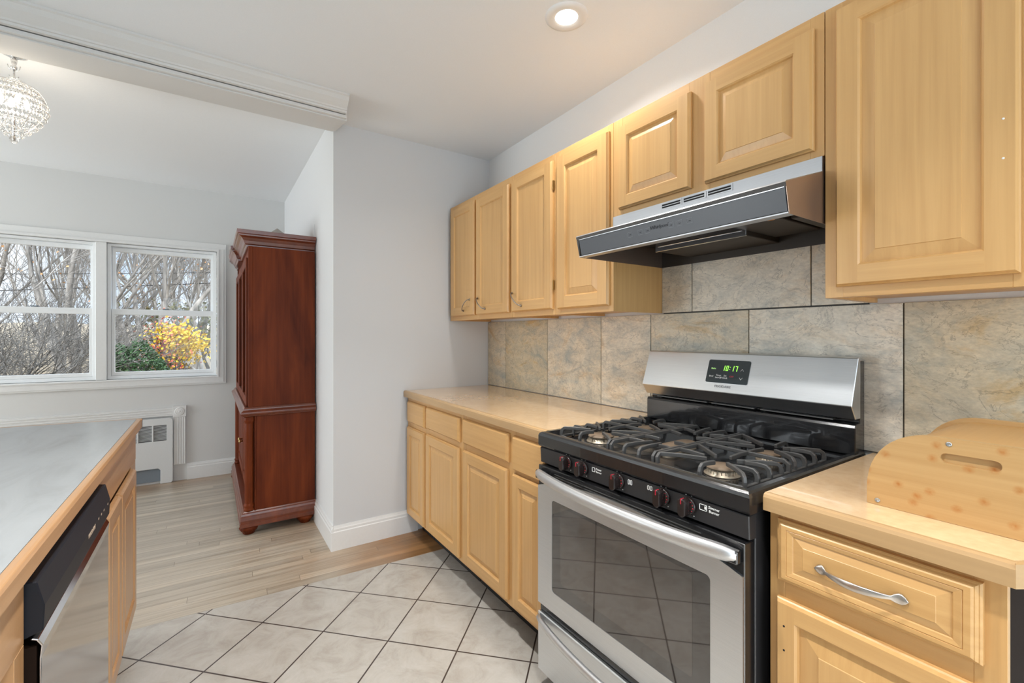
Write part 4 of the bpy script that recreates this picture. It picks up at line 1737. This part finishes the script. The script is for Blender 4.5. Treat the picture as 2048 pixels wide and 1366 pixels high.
ctl = mb.build('control_strip', black_strip, dwt, .002)
text('FRIGIDAIRE', (XS+.0050, 1.49, .783), .015, tan_ink, ctl, rot=ROT_E)
for y in (1.575, 1.61, 1.645, 1.70):
    MB().box(XS+.0036, XS+.0043, y-.004, y+.004, .784, .789).build('indicator', tan_ink, ctl)

# ------------------------------------------------------------------ china hutch
HY0, HY1 = 3.31, 4.66
hx0, hx1 = .200, .597
hu = thing('china_hutch', (.4, (HY0+HY1)/2, 0), 'tall dark cherry china hutch on fluted bun feet by the side wall', 'hutch')
cz = [cherry_z, cherry_polish]
# lower case
mb = MB()
mb.box(.245, hx1-.004, HY0+.004, HY1-.004, .150, .748, 0)
lw = mb.build('lower_case', cherry_z, hu, .001)
mb = MB()
for (y0_, y1_) in ((HY0+.002, HY0+.06), (HY1-.06, HY1-.002)):
    mb.box(.234, .2449, y0_, y1_, .148, .748, 0)
mb.box(.222, .2449, HY0+.061, HY1-.061, .148, .19, 0)
mb.box(.222, .2449, HY0+.061, HY1-.061, .72, .748, 0)
mb.build('corner_post', cherry_z, hu, .002)
for y0_, y1_ in ((HY0+.066, 3.96), (3.985, HY1-.066)):
    d = door_panel('door', hu, .2218, y0_, y1_, .195, .715, mats=[cherry_z, cherry_x], rail=.06, raised=.03)
    kb = MB()
    yk = y1_-.03 if y0_ < 3.5 else y0_+.03
    kb.lathe([(0, 0), (.006, 0), (.005, -.010), (.012, -.016), (.012, -.024), (.004, -.028), (0, -.028)], (.2025, yk, .475), 14, 'x')
    kb.build('knob', brass, d, label='small brass knob')
# fluted corner columns
for y in (HY0+.028, HY1-.028):
    cc = MB()
    fl_ = lambda a, h: 1-.10*(abs(math.sin(a*7))**.7 if .195 < h < .695 else 0)
    prof = [(0, .150), (.030, .150), (.031, .158), (.025, .166), (.030, .176), (.030, .186), (.024, .194)]
    prof += [(.0255, .196+.5*k/8) for k in range(9)]
    prof += [(.024, .700), (.026, .708), (.031, .716), (.033, .726), (.030, .734), (.033, .746), (0, .746)]
    cc.lathe(prof, (.206, y, 0), 56, 'z', mod=fl_)
    cc.build('column', cherry_z, hu)
# base moulding
mb = MB()


def hutch_band(mb, prof, depth0, y0_=HY0, y1_=HY1, m=1):
    """moulding round front and both sides: prof = [(out, z)]"""
    x_back = hx1
    n = len(prof)
    loops = []
    for (o_, z) in prof:
        loops.append([(x_back, y0_-o_, z), (depth0-o_, y0_-o_, z), (depth0-o_, y1_+o_, z), (x_back, y1_+o_, z)])
    for k in range(n-1):
        a, b = loops[k], loops[k+1]
        mb.add(a+b, [(0, 1, 5, 4), (1, 2, 6, 5), (2, 3, 7, 6), (3, 0, 4, 7)], m)
    mb.add(loops[0], [(0, 1, 2, 3)], m)
    mb.add(loops[-1], [(3, 2, 1, 0)], m)


hutch_band(mb, [(0, .052), (.014, .054), (.016, .078), (.010, .082), (.012, .095), (.012, .118), (.006, .124), (.004, .136), (-.002, .141), (-.008, .1495)], .168)
mb.build('base_moulding', cz, hu)
for x in (.205, .535):
    for y in (HY0+.035, HY1-.035):
        ft = MB()
        fl_ = lambda a, h: 1-.07*abs(math.sin(a*7))
        ft.lathe([(0, .0005), (.030, .0005), (.034, .006), (.036, .014), (.047, .024), (.054, .036), (.055, .044), (.050, .0515), (0, .0515)], (x, y, 0), 42, 'z', mod=fl_)
        ft.build('bun_foot', cherry_z, hu)
# waist moulding
mb = MB()
hutch_band(mb, [(-.005, .7485), (.006, .750), (.010, .757), (.018, .762), (.022, .770), (.020, .778), (.010, .786), (.004, .790), (.004, .797), (-.002, .806)], .178)
mb.build('waist_moulding', cz, hu)
# upper case with glazed doors
mb = MB()
mb.box(.225, hx1-.004, HY0+.004, HY1-.004, .8065, 1.83, 0)
mb.box(.200, .2248, HY0+.002, HY0+.030, .8065, 1.83, 0)
mb.box(.200, .2248, HY1-.030, HY1-.002, .8065, 1.83, 0)
mb.box(.207, .2248, HY0+.03, HY1-.03, 1.765, 1.83, 0)
mb.build('upper_case', cherry_z, hu, .001)
ysd = [HY0+.034, 3.755, 4.215, HY1-.034]
for a, b in zip(ysd[:-1], ysd[1:]):
    mb = MB()
    mb.plate(R4(a+.002, b-.002, .812, 1.760), [R4(a+.048, b-.048, .865, 1.705)], 'x', .188, .2245)
    d = mb.build('glass_door', cherry_z, hu, .003)
    MB().box(.203, .207, a+.047, b-.047, .864, 1.706).build('pane', cabinet_glass, d)
# crown, stepping forward in the middle bay
mb = MB()
crown = [(0, 1.826), (.004, 1.828), (.006, 1.842), (.014, 1.848), (.020, 1.866), (.032, 1.884), (.046, 1.894), (.048, 1.902), (.056, 1.906), (.058, 1.930), (0, 1.9305)]
hutch_band(mb, [(o_*.55 if False else o_, z) for o_, z in crown], .196, HY0+.045, HY1-.045)
n0 = len(mb.v)
hutch_band(mb, [(o_*.9, z-.002) for o_, z in crown], .178, 4.0, 4.40)
mb.build('crown', cz, hu)

# little object lying on the hutch
mb = MB()
L = []
for i in range(9):
    u = i/8
    y = 3.44+.16*u
    h = .028+.045*math.sin(PI*u)
    L.append([(.30, y, 1.931), (.335, y+.01, 1.931+h*.45), (.385, y, 1.931+h), (.425, y-.01, 1.931+h*.55), (.47, y, 1.931), (.38, y, 1.9315)])
mb.loft(L, 0, False)
tag(mb.build('folded_cloth', ash_mat), 'crumpled grey brown piece lying on top of the hutch', 'cloth')

# ------------------------------------------------------------------ radiator cover and its trim
rc = thing('radiator_cover', (-.9, 4.84, 0), 'white enamel radiator cover with louvred grilles below the windows', 'radiator cover')
RX0, RX1 = -1.60, -.268
yf = 4.878
mb = MB()
outer = [(RX0, .001), (RX0+.085, .001), (RX0+.085, .118), (RX0+.10, .133), (RX1-.10, .133), (RX1-.085, .118), (RX1-.085, .001), (RX1-.012, .001), (RX1-.002, .012), (RX1, .02), (RX1, .53), (RX1-.006, .55), (RX1-.022, .557), (RX0, .557)]
holes = []
gz0, gz1 = .365, .500
gx = -.311
gl_ = []
while gx-.088 > RX0+.06:
    gl_.append((gx-.088, gx))
    gx -= .099
for a, b in gl_:
    holes.append(list(reversed(R4(a, b, gz0, gz1))))
mb.plate(outer, holes, 'y', yf-.012, yf)
mb.build('front_panel', rad_paint, rc, .002)
for a, b in gl_:
    mb = MB()
    mb.box(a-.001, b+.001, yf+.001, yf+.006, gz0-.001, gz1+.001, 1)
    for k in range(13):
        z = gz0+.006+k*.0102
        mb.prism([(yf-.008, z+.002), (yf-.001, z+.0060), (yf-.0015, z+.0066), (yf-.0088, z+.0030)], 'x', a, b, 0)
    mb.build('grille', [rad_paint, grille_dark], rc)
mb = MB()
mb.box(RX0+.03, RX1-.03, yf+.008, 4.898, .02, .53)
mb.build('back_board', grey_board, rc, label='grey board behind the cut-out')

tr_ = MB()
tx0, tx1 = -.264, -.178
for k in range(5):
    pass
tr_.box(tx0, tx1, YF-.018, YF-.0005, .142, .556)
for k in range(4):
    x = -.236+k*.0155
    tr_.box(x, x+.008, YF-.022, YF-.018, .150, .556)
tr_.box(tx0-.004, tx1+.004, YF-.026, YF-.0005, .557, .652)
for r0, r1, d in ((.036, .030, .004), (.024, .018, .005), (.010, .0, .006)):
    tr_.lathe([(r1, -d), (r0*.93, -d), (r0, 0), (r1, 0)], (-.222, YF-.026, .605), 28, 'y')
tr_.box(RX0-.1, tx0-.0045, YF-.020, YF-.0005, .570, .640)
tr_.box(RX0-.1, tx0-.0045, YF-.024, YF-.020, .585, .592)
tr_.box(RX0-.1, tx0-.0045, YF-.024, YF-.020, .605, .612)
tr_.box(RX0-.1, tx0-.0045, YF-.024, YF-.020, .624, .631)
struct(tr_, 'trim_5', trim_paint, .0015)

# thin wire on the wall above the hutch
mb = MB()
mb.tube([(.600, 3.365, 2.03), (.5995, 3.365, 1.98), (.599, 3.368, 1.90)], .0012, 6)
tag(mb.build('wall_wire', wire_mat), 'short thin wire on the side wall above the hutch', 'wire')

# ------------------------------------------------------------------ recessed lights


def can_light(x, y, label, power, spread):
    t = thing('recessed_light', (x, y, CK), label, 'ceiling light', 'recessed ceiling lights')
    mb = MB()
    mb.lathe([(.044, -.004), (.050, -.0075), (.066, -.0095), (.080, -.006), (.084, -.0008)], (x, y, CK), 40, cap=False)
    mb.build('trim_ring', trim_paint, t)
    mb = MB()
    mb.lathe([(0, -.0035), (.045, -.0035), (.046, -.0010), (0, -.0010)], (x, y, CK), 32)
    mb.build('lens', lamp_on, t, label='glowing round lens')
    l = bpy.data.lights.new('recessed_lamp', 'AREA')
    l.shape = 'DISK'
    l.size = .09
    l.energy = power
    l.spread = math.radians(spread)
    l.color = (1, .985, .96)
    o = bpy.data.objects.new('recessed_lamp', l)
    o.location = (0, 0, -.0125)
    o.parent = t
    COL.objects.link(o)
    return t


can_light(1.165, 1.365, 'round recessed ceiling light above the stove', 7, 150)
can_light(.33, 1.22, 'unseen recessed fill light added over the aisle beside the island', 12, 105)  # the aisle lights are unseen, added to brighten floor and base cabinets
can_light(.33, .10, 'unseen recessed fill light added over the aisle between two other aisle lights', 10, 105)
can_light(.33, -1.1, 'unseen recessed fill light added over the aisle near the back wall', 12, 105)

# ------------------------------------------------------------------ chandelier
cx_, cy_ = -.750, 2.999
ch = thing('crystal_chandelier', (cx_, cy_, CD), 'lit crystal chandelier hanging from the dining room ceiling', 'chandelier')
mb = MB()
mb.lathe([(0, -.020), (.018, -.020), (.030, -.012), (.045, -.007), (.048, -.001), (0, -.001)], (cx_, cy_, CD), 28)
mb.build('canopy', chrome, ch)
mb = MB()
mb.tube([(cx_, cy_, CD-.02), (cx_, cy_, CD-.40)], .004, 8)
mb.lathe([(0, 0), (.010, .003), (.012, .012), (.006, .02), (.010, .03), (.012, .045), (.006, .052), (0, .055)], (cx_, cy_, CD-.075), 14)
for s in (-1, 1):
    mb.tube([(cx_, cy_, CD-.075), (cx_+s*.010, cy_, CD-.078), (cx_+s*.018, cy_, CD-.068), (cx_+s*.021, cy_, CD-.055)], .0018, 6)
    mb.tube([(cx_, cy_, CD-.110), (cx_+s*.010, cy_, CD-.113), (cx_+s*.016, cy_, CD-.104)], .0016, 6)
mb.build('stem', chrome, ch)
zc_ = CD-.232
Rm = .112
rows = [(.098, .025), (.088, .055), (.070, .080), (.045, .098), (.015, .110), (-.012, .113), (-.040, .104), (-.065, .090), (-.090, .074), (-.115, .052), (-.138, .030)]
mb = MB()
for dz, r in rows[::2]:
    pts = [(cx_+r*math.cos(2*PI*k/28), cy_+r*math.sin(2*PI*k/28), zc_+dz+.008) for k in range(28)]
    mb.tube(pts, .0013, 5, closed=True)
for k in range(8):
    a = 2*PI*k/8
    mb.tube([(cx_+r*math.cos(a), cy_+r*math.sin(a), zc_+dz+.008) for dz, r in rows], .0012, 5)
mb.build('frame', chrome, ch)


def crystal_drop(mb, x, y, z, s, a):
    """faceted drop"""
    ca, sa = math.cos(a), math.sin(a)
    ring = [(x+s*.55*math.cos(a+2*PI*k/6), y+s*.55*math.sin(a+2*PI*k/6), z) for k in range(6)]
    vs = ring+[(x, y, z+s*.75), (x, y, z-s*1.0)]
    fs = [(k, (k+1) % 6, 6) for k in range(6)]+[((k+1) % 6, k, 7) for k in range(6)]
    mb.add(vs, fs, 0, False)


spots = []
for ri, (dz, r) in enumerate(rows):
    n = max(4, int(r*2*PI/.0125))
    for k in range(n):
        a = 2*PI*(k+.5*(ri % 2))/n
        spots.append((cx_+r*math.cos(a), cy_+r*math.sin(a), zc_+dz-.004, .0098, a))
for dz, r in ((.055, .055), (.03, .04), (-.02, .06), (-.02, .085), (-.05, .05), (-.09, .03), (.02, .085), (.045, .075)):
    n = int(r*2*PI/.016)
    for k in range(n):
        a = 2*PI*k/n+.2
        spots.append((cx_+r*math.cos(a), cy_+r*math.sin(a), zc_+dz, .0085, a))
vis = sorted(spots, key=lambda p: -(p[0]-cx_)*.83+(p[1]-cy_)*.55)
near, rest = vis[:96], vis[96:]
for p in near:
    mb = MB()
    crystal_drop(mb, *p)
    mb.build('crystal', crystal, ch, weld=False)
mb = MB()
for p in rest:
    crystal_drop(mb, *p)
o = mb.build('crystal_strands', crystal, ch, weld=False)
o['kind'] = 'stuff'
mb = MB()
mb.lathe([(0, -.017), (.008, -.015), (.014, -.008), (.0165, 0), (.014, .008), (.008, .015), (0, .017)], (cx_, cy_, zc_-.165), 16)
mb.build('crystal_ball', crystal, ch)
for k in range(4):
    a = 2*PI*k/4+.5
    mb = MB()
    mb.lathe([(0, -.018), (.007, -.014), (.010, 0), (.006, .014), (.002, .024), (0, .026)], (cx_+.042*math.cos(a), cy_+.042*math.sin(a), zc_+.012), 12)
    mb.build('bulb', bulb_on, ch)
l = bpy.data.lights.new('chandelier_lamp', 'POINT')
l.energy = 3
l.color = (1, .90, .76)
l.shadow_soft_size = .10
lo_ = bpy.data.objects.new('chandelier_lamp', l)
lo_.location = (0, 0, -.24)
lo_.parent = ch
COL.objects.link(lo_)

# ------------------------------------------------------------------ outdoors beyond the windows


def bark(name, c0, c1):
    m, t, b = newmat(name)
    tc = N(t, 'ShaderNodeTexCoord')
    mp = N(t, 'ShaderNodeMapping')
    mp.inputs['Scale'].default_value = (9, 9, 1.5)
    t.links.new(tc.outputs['Object'], mp.inputs[0])
    nz = N(t, 'ShaderNodeTexNoise', Scale=1.5, Detail=5.0)
    t.links.new(mp.outputs[0], nz.inputs['Vector'])
    t.links.new(ramp(t, nz.outputs['Fac'], [(.35, c0), (.65, c1)]), b.inputs['Base Color'])
    b.inputs['Roughness'].default_value = .9
    return m


bark_g = bark('grey_bark', (0.17, 0.155, 0.138), (0.38, 0.35, 0.315))
bark_d = bark('dark_bark', (0.05, 0.042, 0.036), (0.13, 0.11, 0.095))


def leafmat(name, c0, c1):
    m, t, b = newmat(name)
    ge = N(t, 'ShaderNodeNewGeometry')
    t.links.new(ramp(t, ge.outputs['Random Per Island'], [(.0, c0), (1.0, c1)]), b.inputs['Base Color'])
    b.inputs['Roughness'].default_value = .7
    try:
        b.inputs['Transmission Weight'].default_value = 0
    except Exception:
        pass
    return m


bark_b = bark('brush_bark', (0.075, 0.068, 0.060), (0.22, 0.205, 0.185))
leaf_yellow = leafmat('yellow_leaves', (0.50, 0.32, 0.012), (0.72, 0.50, 0.025))
leaf_red = leafmat('red_leaves', (0.35, 0.05, 0.03), (0.62, 0.20, 0.12))
leaf_brown = leafmat('brown_leaves', (0.38, 0.18, 0.07), (0.60, 0.34, 0.16))
leaf_green = leafmat('evergreen_needles', (0.012, 0.04, 0.012), (0.055, 0.12, 0.035))


def ground_h(x, y):
    return -.35+.055*max(0, y-6)+.12*math.sin(x*.7+y*.3)


mb = MB()
nx_, ny_ = 30, 40
vs = []
for j in range(ny_+1):
    y = 5.3+j*1.2
    for i in range(nx_+1):
        x = -26+i*1.3
        vs.append((x, y, ground_h(x, y)+.05*random.random()))
fs = [(j*(nx_+1)+i, j*(nx_+1)+i+1, (j+1)*(nx_+1)+i+1, (j+1)*(nx_+1)+i) for j in range(ny_) for i in range(nx_)]
mb.add(vs, fs, 0, True)
gm, gt, gb = newmat('leaf_litter')
gtc = N(gt, 'ShaderNodeTexCoord')
gn = N(gt, 'ShaderNodeTexNoise', Scale=6.0, Detail=8.0, Roughness=.75)
gt.links.new(gtc.outputs['Object'], gn.inputs['Vector'])
gt.links.new(ramp(gt, gn.outputs['Fac'], [(.3, (0.10, 0.08, 0.055)), (.55, (0.24, 0.185, 0.12)), (.75, (0.36, 0.27, 0.17))]), gb.inputs['Base Color'])
gb.inputs['Roughness'].default_value = .95
g = mb.build('ground', gm)
g['kind'] = 'structure'


def leaf(mb, c, s, rnd):
    n = Vector((rnd.uniform(-1, 1), rnd.uniform(-1, 1), rnd.uniform(-1, 1))).normalized()
    a = n.orthogonal().normalized()*s
    b = n.cross(a).normalized()*s*.7
    c = Vector(c)
    mb.add([c-a, c+b, c+a, c-b], [(0, 1, 2, 3)])


def grow(mb, rnd, p, d, r, length, depth, tips, spread=.55, lift=.12, kids=(2, 3), minr=.004):
    n = 4 if depth > 2 else 3
    pts = [p.copy()]
    rad = [r]
    for i in range(n):
        d = (d+Vector((rnd.gauss(0, .11), rnd.gauss(0, .11), rnd.gauss(0, .06)+lift*.15))).normalized()
        p = p+d*(length/n)
        pts.append(p.copy())
        rad.append(max(minr, r*(1-.42*(i+1)/n)))
    mb.tube(pts, rad, 7 if depth > 3 else (5 if depth > 1 else 3))
    tips.append((p.copy(), depth))
    if depth <= 0:
        return
    for k in range(rnd.randint(*kids)):
        i = rnd.randint(1, n)
        q = pts[i]
        ax = d.orthogonal().normalized()
        ax.rotate(Matrix.Rotation(rnd.uniform(0, 2*PI), 3, d))
        nd = (d+ax*rnd.uniform(.35, 1)*spread*1.6).normalized()
        nd = (nd+Vector((0, 0, lift))).normalized()
        grow(mb, rnd, q, nd, rad[i]*rnd.uniform(.45, .72), length*rnd.uniform(.62, .85), depth-1, tips, spread, lift, kids, minr)
    if depth > 1:
        grow(mb, rnd, p, d, rad[-1]*.9, length*.78, depth-1, tips, spread, lift, kids, minr)


def bare_tree_proto(seed, h, r, depth=5, forks=1, lean=0.0):
    rnd = random.Random(seed)
    t = bpy.data.objects.new('bare_tree', None)
    COL.objects.link(t)
    mb = MB()
    tips = []
    for k in range(forks):
        a = 2*PI*k/forks+rnd.random()
        d = Vector((math.cos(a)*.22*(forks > 1)+lean, math.sin(a)*.2*(forks > 1), 1)).normalized()
        grow(mb, rnd, Vector((math.cos(a)*.08*(forks > 1), math.sin(a)*.08*(forks > 1), -.3)), d, r, h*.30, depth, tips, spread=.38, lift=.22, kids=(2, 3), minr=.003)
    o = mb.build('trunk', bark_g, t, weld=False)
    return t, tips


def copy_tree(o):
    c = o.copy()
    COL.objects.link(c)
    for k in [q for q in o.children]:
        k2 = k.copy()
        COL.objects.link(k2)
        k2.parent = c
    return c


protos = []
for s, h, r, dp, fk in ((11, 9.5, .085, 5, 1), (23, 9.0, .075, 5, 3), (37, 10.0, .07, 5, 4), (41, 8.0, .055, 5, 2)):
    protos.append(bare_tree_proto(s, h, r, dp, fk)[0])
spots = [(-3.3, 12.6), (-2.35, 13.2), (-1.15, 12.6), (-2.8, 15.5), (-1.6, 16.2), (-4.6, 14.5), (-.45, 14.8), (-3.6, 18.2), (-2.2, 19.5), (-.8, 18.0), (-5.6, 18.6), (.25, 17.5),
         (-4.6, 22), (-2.9, 24), (-1.4, 23), (-.1, 24), (-3.9, 28), (-1.0, 29), (-5.8, 27), (.7, 28)]
for i, (x, y) in enumerate(spots):
    if i < 4:
        o = protos[i]
    else:
        o = copy_tree(protos[i % 4])
    o.location = (x, y, ground_h(x, y))
    o.rotation_euler = (0, 0, i*2.4)
    s = .85+.3*((i*37) % 10)/10
    o.scale = (s, s, s*1.05)
    tag(o, 'leafless grey tree in the woods outside the windows', 'tree', 'bare trees outside the windows')

# low brushwood seen through the left window
for i, (x, y, s) in enumerate(((-3.25, 9.4, 1.0), (-2.35, 9.9, .9), (-4.2, 10.6, 1.1), (-2.95, 11.8, 1.0))):
    rnd = random.Random(90+i)
    t = thing('brushwood', (x, y, ground_h(x, y)), 'tangle of thin grey branches outside the window farther from the hutch', 'shrub', 'bare brushwood outside')
    mb = MB()
    tips = []
    for k in range(9):
        a = rnd.uniform(0, 2*PI)
        d = Vector((math.cos(a)*.8, math.sin(a)*.6, .9)).normalized()
        grow(mb, rnd, Vector((x+rnd.gauss(0, .15), y+rnd.gauss(0, .15), ground_h(x, y)-.1)), d, .022, .9*s, 4, tips, spread=.7, lift=.02, kids=(2, 3), minr=.003)
    mb.build('branches', bark_b, t, weld=False)


def leafy(name, label, cat, x, y, h, seed, mat, nleaf, size, barkm, z_min, depth=4, z_max=99, wide=9):
    rnd = random.Random(seed)
    t = thing(name, (x, y, ground_h(x, y)), label, cat)
    mb = MB()
    tips = []
    base = Vector((x, y, ground_h(x, y)-.1))
    grow(mb, rnd, base, Vector((.05, 0, 1)), .05, h*.32, depth, tips, spread=.6, lift=.05, kids=(2, 4))
    mb.build('trunk', barkm, t, weld=False)
    lf = MB()
    tp = [p for p, d in tips if z_min < p.z < z_max and abs(p.x-x) < wide] or [p for p, d in tips]
    for k in range(nleaf):
        p = rnd.choice(tp)
        q = p+Vector((rnd.gauss(0, .16), rnd.gauss(0, .16), rnd.gauss(0, .10)))
        leaf(lf, q, size*rnd.uniform(.6, 1.2), rnd)
    o = lf.build('foliage', mat, t, weld=False)
    return t


leafy('yellow_tree', 'young tree with bright yellow autumn leaves outside the window nearest the hutch', 'tree', -.40, 11.4, 2.0, 5, leaf_yellow, 2000, .034, bark_d, .45, z_max=1.48, wide=.30)
leafy('red_shrub', 'reddish autumn shrub beside the yellow tree outside', 'shrub', -.86, 11.0, 1.9, 8, leaf_red, 700, .028, bark_d, .3, z_max=1.75, wide=.28)
leafy('russet_tree', 'thin tree with russet leaves outside the window nearest the hutch', 'tree', -.15, 12.6, 5.6, 13, leaf_brown, 500, .026, bark_g, 2.0)
leafy('tan_leaved_tree', 'tree with scattered tan leaves outside the window farther from the hutch', 'tree', -2.75, 10.7, 5.4, 17, leaf_brown, 450, .024, bark_g, 1.8)
leafy('olive_tree', 'dull green small tree behind the yellow tree outside', 'tree', .0, 14.0, 3.4, 29, leafmat('olive_leaves', (0.10, 0.12, 0.05), (0.30, 0.27, 0.12)), 1300, .05, bark_d, .4, z_max=2.0)
# evergreen bush
rnd = random.Random(3)
ex, ey = -1.06, 10.0
t = thing('evergreen_shrub', (ex, ey, ground_h(ex, ey)), 'dense dark green evergreen shrub low outside the window nearest the hutch', 'shrub')
mb = MB()
mb.tube([(ex, ey, ground_h(ex, ey)-.05), (ex+.02, ey, .5), (ex, ey, .95)], [.03, .025, .01], 6)
for k in range(40):
    a = rnd.uniform(0, 2*PI)
    z = rnd.uniform(.0, .8)
    mb.tube([(ex, ey, z), (ex+.5*math.cos(a), ey+.5*math.sin(a), z+.2)], [.01, .004], 4)
mb.build('stem', bark_d, t, weld=False)
lf = MB()
for k in range(6500):
    u = rnd.gauss(0, 1)
    v = Vector((rnd.gauss(0, 1), rnd.gauss(0, 1), rnd.gauss(0, 1))).normalized()
    rr = rnd.uniform(.72, 1.0)+.12*math.sin(v.x*9+v.z*7)
    c = Vector((ex+v.x*.50*rr, ey+v.y*.50*rr, .55+v.z*.62*rr))
    leaf(lf, c, rnd.uniform(.014, .03), rnd)
lf.build('foliage', leaf_green, t, weld=False)

# overhead wires along the road
wm = plain('cable', (0.03, 0.03, 0.032), .6)
for k, (z0_, z1_, lab) in enumerate(((2.27, 2.66, 'lower dark overhead cable crossing both windows outside'), (2.62, 2.93, 'upper dark overhead cable crossing both windows outside'))):
    mb = MB()
    mb.tube([(-8+12*i/12, 14.0, z0_+(z1_-z0_)*((-8+12*i/12)+3.7)/3.7-.06*math.sin(PI*i/12)) for i in range(13)], .011 if k == 0 else .008, 6)
    tag(mb.build('overhead_cable', wm), lab, 'cable')
